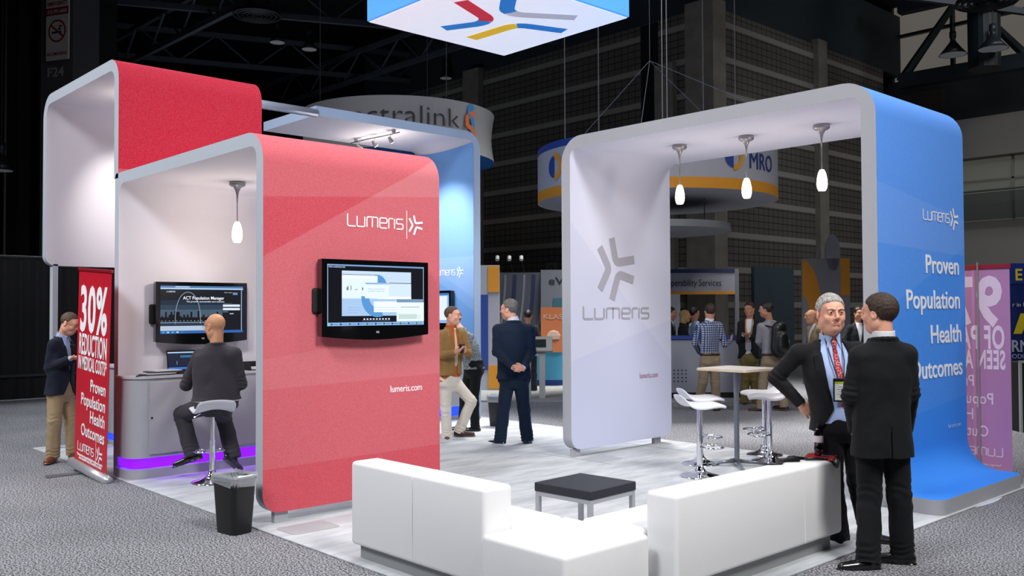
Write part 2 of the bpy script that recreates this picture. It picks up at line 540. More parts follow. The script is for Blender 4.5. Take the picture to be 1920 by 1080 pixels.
def halfspace(n, d, lo, hi):
    n = np.array(n, float)
    return (lambda X, Y, Z: X*n[0]+Y*n[1]+Z*n[2]-d), np.array(lo, float), np.array(hi, float)

def rotz(a): c, s = math.cos(a), math.sin(a); return np.array([[c, -s, 0], [s, c, 0], [0, 0, 1.]])
def rotx(a): c, s = math.cos(a), math.sin(a); return np.array([[1, 0, 0], [0, c, -s], [0, s, c]])
def roty(a): c, s = math.cos(a), math.sin(a); return np.array([[c, 0, s], [0, 1, 0], [-s, 0, c]])
def unit(v): v = np.array(v, float); return v/np.linalg.norm(v)

def hand_prims(w, d, n, side, curl=.5, spread=1.0):
    """w wrist, d finger direction, n direction the palm faces, side=+1 puts the thumb toward +cross(d,n)"""
    w = np.array(w, float); d = unit(d); n = np.array(n, float); n = unit(n-(n@d)*d); c = np.cross(d, n)*side
    P = []
    Rm = np.stack([c, d, n], 1)
    P.append((ell(w+d*.047, (.040, .052, .016), Rm), .012))
    P.append((cap(w-d*.02, w+d*.03, .024, .026, (n, .7)), .014))
    for i, (o, L) in enumerate(((.030, .070), (.010, .080), (-.011, .074), (-.031, .058))):
        b = w+d*(.088-abs(o)*.15)+c*o*spread; dd = d+c*o*1.2*spread; r = .0092-.0006*i
        ang = 0; p = b-d*.012
        for L2, k in ((L*.48, .55), (L*.30, .9), (L*.26, .7)):
            ang += curl*k
            q = p+(unit(dd)*math.cos(ang)+n*math.sin(ang))*(L2+(.012 if p is b else 0))
            P.append((cap(p, q, r, r*.92), .004)); p = q; r *= .92
    b = w+d*.022+c*.028; d1 = unit(d*.75+c*.6+n*.35); p1 = b+d1*.038; d2 = unit(d*.95+c*.15+n*(.35+curl*.4)); p2 = p1+d2*.032
    P.append((cap(b, p1, .014, .0115), .010)); P.append((cap(p1, p2, .0112, .009), .004))
    return P

HS = 1.07
def head_prims(c, R):
    R = R*HS
    g = lambda p: np.array(c)+R@np.array(p, float)
    return [
        (ell(g((0, -.014, .032)), (.073, .094, .083), R), .02), (ell(g((0, .018, -.030)), (.060, .072, .078), R), .025),
        (ell(g((0, .048, -.082)), (.034, .034, .026), R), .022), (ell(g((0, .060, .036)), (.054, .032, .034), R), .02),
        (ell(g((.040, .055, -.024)), (.024, .026, .026), R), .018), (ell(g((-.040, .055, -.024)), (.024, .026, .026), R), .018),
        (cap(g((0, .088, .018)), g((0, .108, -.020)), .0085, .0125), .012), (ell(g((.013, .096, -.026)), (.008, .010, .008), R), .006), (ell(g((-.013, .096, -.026)), (.008, .010, .008), R), .006),
        (cap(g((-.045, .079, .030)), g((-.014, .092, .028)), .0085, .008), .010), (cap(g((.045, .079, .030)), g((.014, .092, .028)), .0085, .008), .010),
        (ell(g((.058, .0, -.055)), (.018, .036, .038), R), .02), (ell(g((-.058, .0, -.055)), (.018, .036, .038), R), .02), (ell(g((0, .012, -.095)), (.048, .050, .030), R), .03),
    ]
def head_after(F, c, R, smile=0.0):
    R = R*HS
    g = lambda p: np.array(c)+R@np.array(p, float)
    for s in (1, -1):
        F.add(ell(g((s*.032, .096, .010)), (.019, .016, .0125), R), .012, sub=True)
        F.add(ell(g((s*.0315, .077, .010)), (.0150, .0120, .0125), R), .003)
        for x0, x1, z0, z1, rr in ((.020, .031, .0165, .0205, .0030), (.031, .045, .0205, .0140, .0028), (.020, .032, .0030, -.0010, .0022), (.032, .044, -.0010, .0040, .0022)):
            F.add(cap(g((s*x0, .0885, z0)), g((s*x1, .0885 if x1 < .04 else .083, z1)), rr, rr), .0035)
        # ear: outer rim and lobe
        F.add(ell(g((s*.077, -.012, -.004)), (.009, .020, .030), R@rotz(s*-.35)), .006)
        F.add(ell(g((s*.087, -.010, .000)), (.006, .011, .016), R@rotz(s*-.35)), .004, sub=True)
    zz = -.052
    F.add(cap(g((-.025-.006*smile, .085, zz+.006*smile)), g((.025+.006*smile, .086, zz+.006*smile)), .0055, .0055), .004)
    F.add(cap(g((-.021, .085, zz-.011-.004*smile)), g((.021, .085, zz-.011-.004*smile)), .006, .006), .005)
    F.add(cap(g((-.024-.006*smile, .0945, zz-.005+.006*smile)), g((0, .0975, zz-.0055-.003*smile)), .0024+.003*smile, .0024+.003*smile), .003, sub=True)
    F.add(cap(g((.024+.006*smile, .0945, zz-.005+.006*smile)), g((0, .0975, zz-.0055-.003*smile)), .0024+.003*smile, .0024+.003*smile), .003, sub=True)

SKIN = {}
def skin_mat(nm, col):
    return mat('skin_'+nm, col, rough=.5, spec=.4, noise=.07, nscale=30, bump=.12, bscale=300)

def hair_prim(c, R, style, grow=0.0):
    Rn = R; g = lambda p: np.array(c)+HS*R@np.array(p, float)
    hx = [-.13, -.085, -.050, -.028, .008, .030, .055, .075, .10]
    if style == 'short': hz = [-.075, -.072, -.050, .012, .004, .040, .062, .080, .10]; r = (.0810, .1020, .0940)
    elif style == 'thin': hz = [-.060, -.055, -.030, .022, .014, .055, .078, .098, .12]; r = (.0775, .0985, .0875)
    elif style == 'full': hz = [-.085, -.080, -.055, -.01, .002, .036, .056, .070, .09]; r = (.0840, .1050, .0960)
    else: hz = [-.3, -.3, -.3, -.3, -.28, .03, .056, .075, .1]; r = (.085, .105, .094)
    def mk(ce, rr):
        f, lo, hi = ell(g(ce), np.array(rr)*HS, Rn)
        def h(X, Y, Z):
            x, y, z = X-c[0], Y-c[1], Z-c[2]
            q = [(R[0, i]*x+R[1, i]*y+R[2, i]*z) for i in range(3)]
            d = f(X, Y, Z) + .0011*np.sin(q[0]*330+3*np.sin(q[1]*40+q[2]*60)) + .0010*np.sin(q[1]*150+q[2]*210+q[0]*120)
            q = [a_/HS for a_ in q]
            front = np.clip((q[1]-.0)/.045, 0, 1)
            cut = np.interp(q[1]+0*q[0], hx, hz)-q[2] + front*.42*np.clip(np.abs(q[0])-.030, 0, .05) + .0025*np.sin(q[0]*210+q[1]*60) + .002*np.sin(q[1]*190)
            hh = np.clip(.5-.5*(d-cut)/.016, 0, 1)
            return d*(1-hh)+cut*hh+.016*hh*(1-hh)
        return h, lo, hi
    out = [(mk((0, -.016, .036), r), .0)]
    if style == 'long':
        out.append((mk((0, -.045, -.10), (.088, .070, .16)), .03))
    return out

def person(spec):
    """spec in metres, person frame: +y forward, +x their right, z up, feet at z=0"""
    global HS
    S = spec; HS = 1.07*S.get('hs', 1.0); s = S.get('H', 1.8)/1.8; h = S.get('vox', .006)
    T = (np.eye(3)*s, np.zeros(3))
    root = thing('person', S['label'], 'person', S['loc'], S['rz'], S.get('group'))
    J = dict(hip=(0, 0, .94), chest=(0, 0, 1.28), neck=(0, -.01, 1.505), head=(0, .018, 1.668), sh=.178,
             hy=0.0, hp=0.0, hr=0.0, body=1.0,
             shR=None, shL=None, elR=(.26, -.02, 1.17), elL=(-.26, -.02, 1.17), wrR=(.27, .08, .93), wrL=(-.27, .08, .93),
             hdR=(0, .15, -1), hdL=(0, .15, -1), hnR=(-1, 0, 0), hnL=(1, 0, 0), cuR=.35, cuL=.35,
             hjR=(.095, 0, .92), hjL=(-.095, 0, .92), knR=(.11, .02, .50), knL=(-.11, .02, .50), anR=(.12, 0, .09), anL=(-.12, 0, .09),
             ftR=(.15, 1, 0), ftL=(-.15, 1, 0), twist=0.0)
    J.update(S.get('J', {}))
    A = {k: (np.array(v, float) if isinstance(v, tuple) else v) for k, v in J.items()}
    bw = A['body']; hip, ch, nk, hd = A['hip'], A['chest'], A['neck'], A['head']
    def spine(z):
        return np.array([np.interp(z, [hip[2], ch[2], nk[2]], [hip[i], ch[i], nk[i]]) for i in range(2)])
    Rtw = rotz(A['twist'])
    if A['shR'] is None: A['shR'] = np.array([0, 0, nk[2]-.088]) + np.append((ch[:2]*.3+nk[:2]*.7), 0) + Rtw@np.array([A['sh'], 0, 0])
    if A['shL'] is None: A['shL'] = np.array([0, 0, nk[2]-.088]) + np.append((ch[:2]*.3+nk[:2]*.7), 0) - Rtw@np.array([A['sh'], 0, 0])
    Rt = S.get('R', np.eye(3)) @ Rtw       # torso frame rotation
    Ot = np.array(S.get('O', (0, 0, 0)), float)
    # extents
    keys = ['hip', 'chest', 'neck', 'head', 'shR', 'shL', 'elR', 'elL', 'wrR', 'wrL', 'hjR', 'hjL', 'knR', 'knL', 'anR', 'anL']
    pts = np.stack([A[k] for k in keys]); lo = pts.min(0)-.27; hi = pts.max(0)+.27; lo[2] = max(lo[2], -.02)
    Rh = rotz(A['hy']) @ rotx(A['hp']) @ roty(A['hr'])
    g = lambda p: hd+HS*Rh@np.array(p, float)
    skin = S['skin']; sm = skin_mat(skin, {'light': 'DDAE96', 'ruddy': 'D89F86', 'tan': 'C08A68', 'pale': 'E0AE94', 'dim': 'B98468'}[skin])
    # ---- body: one continuous skin surface
    F = Field(lo, hi, h)
    bent = S.get('R') is not None
    ZH, ZC, ZN = (.94, 1.28, 1.505) if bent else (hip[2], ch[2], nk[2])
    def with_spine(rows):
        out = []
        for z, dx, dy, a, b in rows:
            c = Rt[:, :] [:2, :2] @ np.array([dx, dy]) if S.get('R') is None else np.array([dx, dy])
            sp = spine(z) if S.get('R') is None else np.zeros(2)
            q = Rtw[:2, :2].T @ (sp) if S.get('R') is None else sp
            out.append((z, q[0]+dx, q[1]+dy, a, b))
        return out
    tors = [(ZH-.05, 0, 0, .13, .09), (ZH+.12, 0, 0, .12, .085), (ZC, 0, 0, .145, .09), (ZN-.06, 0, 0, .11, .06)]
    def tloft(rows, **kw):
        return loft(with_spine(rows), Ot, Rt, **kw)
    tfun = lambda p: (Ot + Rt@np.array(p, float))     # torso-frame -> person frame (bent people)
    F.add(tloft(tors), .03)
    F.add(cap(nk+V3(0, -.01, -.03) if not bent else A['neck'], hd+Rh@V3(0, -.028, -.05), .058*min(bw, 1.08), .057), .03)
    for sd in 'RL':
        F.add(cap(A['sh'+sd], A['el'+sd], .042, .036), .02); F.add(cap(A['el'+sd], A['wr'+sd], .036, .025), .02)
        F.add(cap(A['hj'+sd], A['kn'+sd], .065, .045), .03); F.add(cap(A['kn'+sd], A['an'+sd], .040, .024), .02)
        if not S.get('nohand'+sd):
            for pr, k in hand_prims(A['wr'+sd], A['hd'+sd], A['hn'+sd], (1 if sd == 'R' else -1)*S.get('thumb'+sd, 1), A['cu'+sd]): F.add(pr, k)
    for pr, k in head_prims(hd, Rh): F.add(pr, k)
    head_after(F, hd, Rh, S.get('smile', 0))
    me = F.mesh('body', T); 
    me.materials.append(sm)
    me.materials.append(mat('lips', 'BC7A68', rough=.5)); me.materials.append(mat('teeth', 'E8E2D8', rough=.3))
    me.materials.append(mat('cheek_flush', 'CB7B63', rough=.5, noise=.08))
    n = len(me.polygons); ce = np.empty(n*3, np.float32); me.polygons.foreach_get('center', ce); ce = ce.reshape(-1, 3)/s
    q = (ce-hd)@Rh/HS
    mi = np.zeros(n, np.int32)
    lips = ((q[:, 0]/.025)**2 + ((q[:, 2]+.0575)/.0082)**2 < 1) & (q[:, 1] > .075)
    mi[lips] = 1
    if S.get('smile', 0) > .3: mi[lips & (np.abs(q[:, 2]+.0575) < .0035)] = 2
    me.polygons.foreach_set('material_index', mi)
    link_mesh('body', me, [sm], root)
    # eyes
    if S.get('eyes', True):
        for sd in (1, -1):
            bm = BM(); bmesh.ops.create_uvsphere(bm, u_segments=16, v_segments=10, radius=.0118*s)
            bmesh.ops.transform(bm, matrix=Matrix.Rotation(-PI/2, 4, 'X'), verts=bm.verts)
            for f in bm.faces:
                cc = f.calc_center_median(); f.material_index = 1 if (cc.y > .0072*s) else 0
            for v in bm.verts:
                w = (Rh@np.array(v.co)) + g((sd*.0315, .0800, .0095))*s
                v.co = Vector(w)
            part('eye', bm, [mat('eyeball', 'D8D2CC', rough=.2), mat('iris', '33261C', rough=.15)], root, smooth=True)
            bm = BM()
            tube(bm, [Vector((g((sd*x, y, z)))*s) for x, y, z in ((.013, .0975, .027), (.024, .0965, .031), (.036, .090, .031), (.047, .078, .026))], [.0022*s, .0036*s, .0032*s, .0014*s], 6)
            part('eyebrow', bm, S.get('hairmat', mat('brow', '4A3A2E')), root, smooth=True)
    if S.get('hair'):
        lo2 = hd-.30; hi2 = hd+.20
        F = Field(lo2, hi2, min(h, .005))
        for pr, k in hair_prim(hd, Rh, S['hair']): F.add(pr, k)
        link_mesh('hair', F.mesh('hair', T), [S['hairmat']], root)
    if S.get('glasses'):
        gm = mat('spectacle_frame', '1A1816', rough=.3)
        bm = BM()
        for sd in (1, -1):
            tube(bm, [Vector(g((sd*.033+.021*math.cos(a), .101-.003*abs(math.cos(a)), .009+.015*math.sin(a)))*s) for a in np.linspace(0, 2*PI, 13)[:-1]], .0013*s, 5, closed=True)
            tube(bm, [Vector(g((sd*.054, .099, .014))*s), Vector(g((sd*.078, .05, .014))*s), Vector(g((sd*.082, -.01, .012))*s)], .0014*s, 5)
        tube(bm, [Vector(g((-.012, .104, .012))*s), Vector(g((.012, .104, .012))*s)], .0013*s, 5)
        part('spectacles', bm, gm, root)
    # ---- clothes
    top = S['top']; fat = S.get('fat', 0.0)
    ih = S.get('shirt')
    hemz = S.get('hem', .80)
    def rows(infl=0.0, hem=hemz, waist=.165, flare=0.0):
        z, c, k = ZH, ZC, ZN
        return [(hem, 0, -.004, .192*bw+infl+flare, .132+infl+fat*.8+flare), (z+.02, 0, 0, .182*bw+infl, .130+infl+fat), (z+.15, 0, .008, (waist+.012)*bw+infl, .122+infl+fat*1.1),
                (c, 0, .002, .190*bw+infl, .128+infl+fat*.6), (k-.10, 0, -.006, .178*bw+infl, .108+infl), (k-.045, 0, -.012 if infl >= -.009 else -.004, .118*bw+infl, .080+infl*.3), (k+.016, 0, -.012 if infl >= -.009 else -.006, max(.072+infl, .069), max(.066+infl, .066))]
    slv = S.get('slv', 1.0)
    def sleeves(F, k1, r0=.064, r1=.054, r2=.042):
        for sd in 'RL':
            sh, el, wr = A['sh'+sd], A['el'+sd], A['wr'+sd]
            G = Field(lo, hi, h)
            G.add(cap(sh, el, r0*k1, r1*k1), .035)
            G.add(cap(el, wr-(wr-el)*.02, r1*k1*.98, r2*k1), .02)
            G.creases(el, .13, .0042*k1, el-sh, 130); G.creases((sh+el)/2, .12, .002, el-sh, 90); G.creases((wr+el)/2, .10, .0016, el-wr, 110)
            dirn = unit(wr-el)
            G.add(((lambda X, Y, Z, w=wr, d=dirn: -((X-w[0])*d[0]+(Y-w[1])*d[1]+(Z-w[2])*d[2])), wr-.12, wr+.12), .001, sub=True)
            F.merge(G, .022)
    nkp = nk if not bent else A['neck']
    def torso_field(infl, hem, wr_amp=.003, seed=0, flare=0.0):
        F = Field(lo, hi, h)
        F.add(tloft(rows(infl, hem, flare=flare), p=2.3, z0=hem), .02)
        for sd in 'RL':
            a = A['sh'+sd]
            F.add(cap(a*.90+(nkp-V3(0, 0, .06))*.10, a, .056+infl, .058+infl), .05)
            F.add(cap(nkp-V3(0, .006, .030), a*.93+(nkp)*.07, .052+infl, .052+infl), .03)
        F.wrinkle(wr_amp, 1, seed)
        return F
    def tl(X, Y, Z):
        x, y, z = X-Ot[0], Y-Ot[1], Z-Ot[2]
        if abs(Rt[2, 2]-1) < 1e-9: q = [Rt[0, 0]*x+Rt[1, 0]*y, Rt[0, 1]*x+Rt[1, 1]*y, z]
        else: q = [(Rt[0, i]*x+Rt[1, i]*y+Rt[2, i]*z) for i in range(3)]
        sp = with_spine([(hip[2], 0, 0, 1, 1), (ch[2], 0, 0, 1, 1), (nk[2], 0, 0, 1, 1)])
        zz = [r[0] for r in sp]
        return q[0]-np.interp(q[2], zz, [r[1] for r in sp]), q[1]-np.interp(q[2], zz, [r[2] for r in sp]), q[2]
    def tfront(z, x=0.0, infl=0.0, r=None):
        """point on the front of the torso loft in person frame"""
        rr = r or rows(infl); rr = sorted(rr); zs = [q[0] for q in rr]
        a = np.interp(z, zs, [q[3] for q in rr]); b = np.interp(z, zs, [q[4] for q in rr]); dy = np.interp(z, zs, [q[2] for q in rr])
        p = 2.3; y = dy+b*max(0.0, 1-abs(x/a)**p)**(1/p)
        sp = with_spine([(z, 0, 0, 1, 1)])[0]
        return Ot+Rt@np.array([sp[1]+x, sp[2]+y, z])
    zb = S.get('button', ZH+.14)
    if top == 'jacket':
        # shirt underneath
        if ih is not None:
            F = Field(lo, hi, h)
            F.add(tloft(rows(-.016, hip[2]-.02), p=2.3), .02)
            link_mesh('shirt', F.mesh('shirt', T), [ih], root)
        F = torso_field(0.0, hemz, S.get('wr', .0022), S.get('seed', 0.0), flare=.006)
        op = S.get('open', .0)
        def vee(X, Y, Z):
            x, y, z = tl(X, Y, Z)
            w = np.interp(z, [hemz, zb-.06, zb, nk[2]-.06, nk[2]+.05], [.10+op*1.1, .012+op*.9, .004+op, .062+op*.35, .072])
            d = np.maximum(np.abs(x+S.get('vshift', 0)*0)-w, .02-y)
            return np.maximum(d, np.abs(z-(nk[2]+hemz)/2)-.6)
        F.add((vee, lo, hi), .004, sub=True)
        # lapels
        for sx in (1, -1):
            pz = [(nk[2]-.005, .074+op*.3), (nk[2]-.10, .092+op*.5), (nk[2]-.20, .070+op*.8), (zb+.01, .018+op)]
            for (za, xa), (zc, xc) in zip(pz, pz[1:]):
                pa = tfront(za, sx*xa, .001); pb = tfront(zc, sx*xc, .001)
                F.add(cap(pa, pb, .017 if za > nk[2]-.15 else .013, .012, (Rt@V3(0, 1, 0), .45)), .006)
        # collar roll round the back of the neck
        base = Ot+Rt@np.append(np.array(with_spine([(nk[2], 0, 0, 1, 1)])[0][1:3]), nk[2])
        ring = [base+Rt@V3(math.cos(t)*.076, -.016-math.sin(t)*.062, .002+.008*math.sin(t)) for t in np.linspace(-.3, PI+.3, 9)]
        for a_, b_ in zip(ring, ring[1:]): F.add(cap(a_, b_, .014, .014), .006)
        # vent at the back
        if S.get('vent', True) and not bent:
            def vt(X, Y, Z):
                x, y, z = tl(X, Y, Z)
                return np.maximum(np.maximum(np.abs(x-.004)-.0035, y+.02), z-(hemz+.20))
            F.add((vt, lo, hi), .002, sub=True)
        sleeves(F, slv)
        link_mesh('jacket', F.mesh('jacket', T), [S['topmat']], root)
        for sd in 'RL':      # shirt cuffs
            wr, el = A['wr'+sd], A['el'+sd]; d = unit(wr-el)
            if ih is not None and not S.get('nocuff'):
                Fc = Field(wr-.08, wr+.08, min(h, .004)); Fc.add(cap(wr-d*.03, wr+d*.004, .034, .033), 0.0)
                Fc.add(((lambda X, Y, Z, w=wr+d*.012: -((X-w[0])*d[0]+(Y-w[1])*d[1]+(Z-w[2])*d[2])), wr-.08, wr+.08), .001, sub=True)
                link_mesh('shirt_cuff', Fc.mesh('shirt_cuff', T), [ih], root)
    else:
        F = torso_field(-.012, S.get('hem', hip[2]-.01), S.get('wr', .003), S.get('seed', 0.0))
        sleeves(F, slv*.92)
        F.add(halfspace((0, 0, 1), hip[2]+.052, lo, hi), .001, sub=True) if not bent and S.get('belt') is not None else None
        link_mesh(S.get('topname', 'shirt'), F.mesh('shirt', T), [S['topmat']], root)
    # collar
    if S.get('collar'):
        cm = S['collar']
        F = Field(nk-.16, nk+.17, min(h, .004))
        base = nk*1.0
        t_ax = unit((hd+Rh@V3(0, -.03, -.06))-nk)
        F.add(cap(base-t_ax*.02, base+t_ax*.056, .076, .071), .0)
        F.add(cap(base-t_ax*.05, base+t_ax*.10, .0665, .0645), .0, sub=True)
        F.add(halfspace(-t_ax, -(base+t_ax*.062)@t_ax, nk-.2, nk+.2), .002, sub=True)
        Fw = Rtw@V3(0, 1, 0)
        for sx in (1, -1):
            a_ = base+Rtw@V3(sx*.030, .058, .028); b_ = base+Rtw@V3(sx*.048, .076, -.040)
            F.add(cap(a_, b_, .017, .006, (Fw, .4)), .004)
        F.add((lambda X, Y, Z: np.maximum(np.abs((X-base[0])*Rtw[0, 0]+(Y-base[1])*Rtw[1, 0])-.012-np.maximum(0, .03-(Z-base[2]))*.5, -((X-base[0])*Fw[0]+(Y-base[1])*Fw[1])+.02), nk-.2, nk+.2), .002, sub=True)
        link_mesh('shirt_collar', F.mesh('shirt_collar', T), [cm], root)
    if S.get('tie'):
        tm, zend = S['tie']
        r_ = rows(-.016, hip[2]-.02); bm = BM()
        n_ = Rt@V3(0, 1, 0); X_ = Rt@V3(1, 0, 0)
        prof = [(nk[2]+.010, .017, .020), (nk[2]-.004, .021, .022), (nk[2]-.030, .013, .016), (nk[2]-.036, .0145, .008)]
        for i in range(1, 9):
            z_ = nk[2]-.036-(nk[2]-.036-zend)*i/8; prof.append((z_, .016+.024*i/8, .006))
        prof.append((zend-.045, .002, .005))
        R_ = []
        for z_, w_, d_ in prof:
            c_ = tfront(z_, 0, r=r_)
            R_.append([bm.verts.new(Vector((c_+X_*x_*w_+n_*y_)*s)) for x_, y_ in ((-1, .001), (-.7, d_*.85), (0, d_), (.7, d_*.85), (1, .001), (0, -.001))])
        for A_, B_ in zip(R_, R_[1:]):
            for k_ in range(6): bm.faces.new((A_[k_], A_[(k_+1) % 6], B_[(k_+1) % 6], B_[k_]))
        bm.faces.new(R_[0]); bm.faces.new(R_[-1][::-1])
        part('tie', bm, tm, root, smooth=True)
    # ---- trousers
    F = Field(lo, hi, h)
    tw = S.get('leg', 1.0)
    F.add(loft([(-.16, 0, 0, .10*bw, .09), (-.08, 0, 0, .172*bw, .118+fat*.6), (.02, 0, 0, .170*bw, .118+fat*.8), (.10, 0, 0, .162*bw, .112+fat)], hip, S.get('Rhip', np.eye(3)), p=2.3, z1=.10), .03)
    for sd in 'RL':
        hj, kn, an = A['hj'+sd], A['kn'+sd], A['an'+sd]
        G = Field(lo, hi, h)
        G.add(cap(hj, kn, .097*tw*(1+.3*fat), .076*tw), .035)
        d = unit(an-kn); e = an+d*.040
        G.add(cap(kn, e, .076*tw, .076*tw), .02)
        G.creases(kn, .15, .0036, an-kn, 95); G.creases(an, .14, .0045, an-kn, 120); G.creases(hj, .16, .003, kn-hj+V3(.2, 0, 0), 80)
        G.add(((lambda X, Y, Z, w=e, d=d: -((X-w[0])*d[0]+(Y-w[1])*d[1]+(Z-w[2])*d[2])), e-.16, e+.16), .001, sub=True)
        F.merge(G, .02)
    F.wrinkle(.0028, .8, S.get('seed', 0)+1)
    link_mesh('trousers', F.mesh('trousers', T), [S['legmat']], root)
    if S.get('belt') is not None and not bent:
        Fb = Field(hip-.26, hip+.26, h)
        Fb.add(loft([(.0, 0, 0, .180*bw, .126+fat*.9), (.10, 0, .003, .176*bw, .124+fat)], hip, Rtw, p=2.3, z0=.048, z1=.084), 0.0)
        link_mesh('belt', Fb.mesh('belt', T), [S['belt']], root)
    # ---- shoes
    for sd in 'RL':
        an = A['an'+sd]; f = unit(A['ft'+sd]); up = unit(V3(0, 0, 1)-f*f[2]); base = an-up*.088
        F = Field(np.minimum(an, base)-.24, np.maximum(an, base)+.26, min(h, .005))
        F.add(cap(an+up*.0, an-up*.05+f*.02, .045, .047), .02)
        F.add(cap(base+up*.036-f*.045, base+up*.030+f*.02, .040, .043), .02)
        F.add(cap(base+up*.035+f*.03, base+up*.026+f*.175, .047, .034, (up, .85)), .03)
        F.add(cap(base+up*.004-f*.045, base+up*.004+f*.18, .043, .042, (up, .35)), .006)
        F.add(halfspace(up, (base)@up, np.minimum(an, base)-.3, np.maximum(an, base)+.3), .001, sub=True)
        F.add(halfspace(-up, -((an+up*.02)@up), np.minimum(an, base)-.3, np.maximum(an, base)+.3), .001, sub=True)
        link_mesh('shoe', F.mesh('shoe', T), [S['shoemat']], root)
    S['_fn'] = dict(tfront=tfront, T=T, s=s, A=A, g=g, Rh=Rh, rows=rows, Rt=Rt)
    return root
# ------------------------------------------------------------------ hall shell
def struct(name, bm, m, parent=None, smooth=False):
    o = part(name, bm, m, parent, smooth)
    if parent is None: o['kind'] = 'structure'
    return o

def carpet_mat(name, dark, light, scale, patch, lo=.40, hi=.60, bump=.6):
    m = bpy.data.materials.new(name); m.use_nodes = True; nt = m.node_tree; b = nt.nodes['Principled BSDF']
    b.inputs['Roughness'].default_value = .95; b.inputs['Specular IOR Level'].default_value = .1
    g = nt.nodes.new('ShaderNodeNewGeometry')
    n = nt.nodes.new('ShaderNodeTexNoise'); n.inputs['Scale'].default_value = scale; n.inputs['Detail'].default_value = 4; n.inputs['Roughness'].default_value = .7
    nt.links.new(g.outputs['Position'], n.inputs['Vector'])
    n2 = nt.nodes.new('ShaderNodeTexNoise'); n2.inputs['Scale'].default_value = patch; n2.inputs['Detail'].default_value = 3
    nt.links.new(g.outputs['Position'], n2.inputs['Vector'])
    cr = nt.nodes.new('ShaderNodeValToRGB')
    cr.color_ramp.elements[0].position = lo; cr.color_ramp.elements[0].color = lin(dark)
    cr.color_ramp.elements[1].position = hi; cr.color_ramp.elements[1].color = lin(light)
    nt.links.new(n.outputs['Fac'], cr.inputs[0])
    mr = nt.nodes.new('ShaderNodeMapRange'); mr.inputs[1].default_value = .3; mr.inputs[2].default_value = .7; mr.inputs[3].default_value = .86; mr.inputs[4].default_value = 1.12
    nt.links.new(n2.outputs['Fac'], mr.inputs[0])
    mx = nt.nodes.new('ShaderNodeVectorMath'); mx.operation = 'SCALE'
    nt.links.new(cr.outputs[0], mx.inputs[0]); nt.links.new(mr.outputs[0], mx.inputs['Scale']); nt.links.new(mx.outputs[0], b.inputs['Base Color'])
    bp = nt.nodes.new('ShaderNodeBump'); bp.inputs['Strength'].default_value = bump; bp.inputs['Distance'].default_value = .006
    nt.links.new(n.outputs['Fac'], bp.inputs['Height']); nt.links.new(bp.outputs[0], b.inputs['Normal'])
    return m

M_carpet = carpet_mat('speckled_aisle_carpet', '24252A', 'B6B6BC', 72, .9, .43, .60)
def streak_mat():
    m = bpy.data.materials.new('pale_platform_floor'); m.use_nodes = True; nt = m.node_tree; b = nt.nodes['Principled BSDF']
    b.inputs['Roughness'].default_value = .8; b.inputs['Specular IOR Level'].default_value = .2
    g = nt.nodes.new('ShaderNodeNewGeometry'); mp = nt.nodes.new('ShaderNodeMapping')
    mp.inputs['Rotation'].default_value = (0, 0, .75); mp.inputs['Scale'].default_value = (2.2, .55, 1)
    nt.links.new(g.outputs['Position'], mp.inputs[0])
    n = nt.nodes.new('ShaderNodeTexNoise'); n.inputs['Scale'].default_value = 2.6; n.inputs['Detail'].default_value = 7; n.inputs['Roughness'].default_value = .62
    nt.links.new(mp.outputs[0], n.inputs['Vector'])
    cr = nt.nodes.new('ShaderNodeValToRGB'); cr.color_ramp.elements[0].position = .36; cr.color_ramp.elements[0].color = lin('A6ABB0')
    cr.color_ramp.elements[1].position = .62; cr.color_ramp.elements[1].color = lin('C4C7CA')
    nt.links.new(n.outputs['Fac'], cr.inputs[0]); nt.links.new(cr.outputs[0], b.inputs['Base Color'])
    return m
M_plat = streak_mat()

bm = BM(); bx(bm, -60, 14, -14, 62, -.10, 0); struct('floor', bm, M_carpet)
# booth platform with its pale vinyl and bevelled edge
t = thing('booth_platform', 'pale mottled grey low platform floor under the whole red, white and blue exhibition booth', 'platform', (0, 0, 0))
bm = BM(); bx(bm, -12.55, -3.14, 3.44, 9.62, 0.0, .012, bev=.004); part('deck', bm, M_plat, t)
PZ = .012
seam = mat('deck_seam', '8C9094', rough=.8)
bm = BM(); bx(bm, -7.9, -6.7, 7.66, 7.672, PZ, PZ+.0015); bx(bm, -7.9, -6.6, 9.0, 9.012, PZ, PZ+.0015); bx(bm, -7.33, -7.318, 7.67, 9.0, PZ, PZ+.0015); part('deck_seam', bm, seam, t)

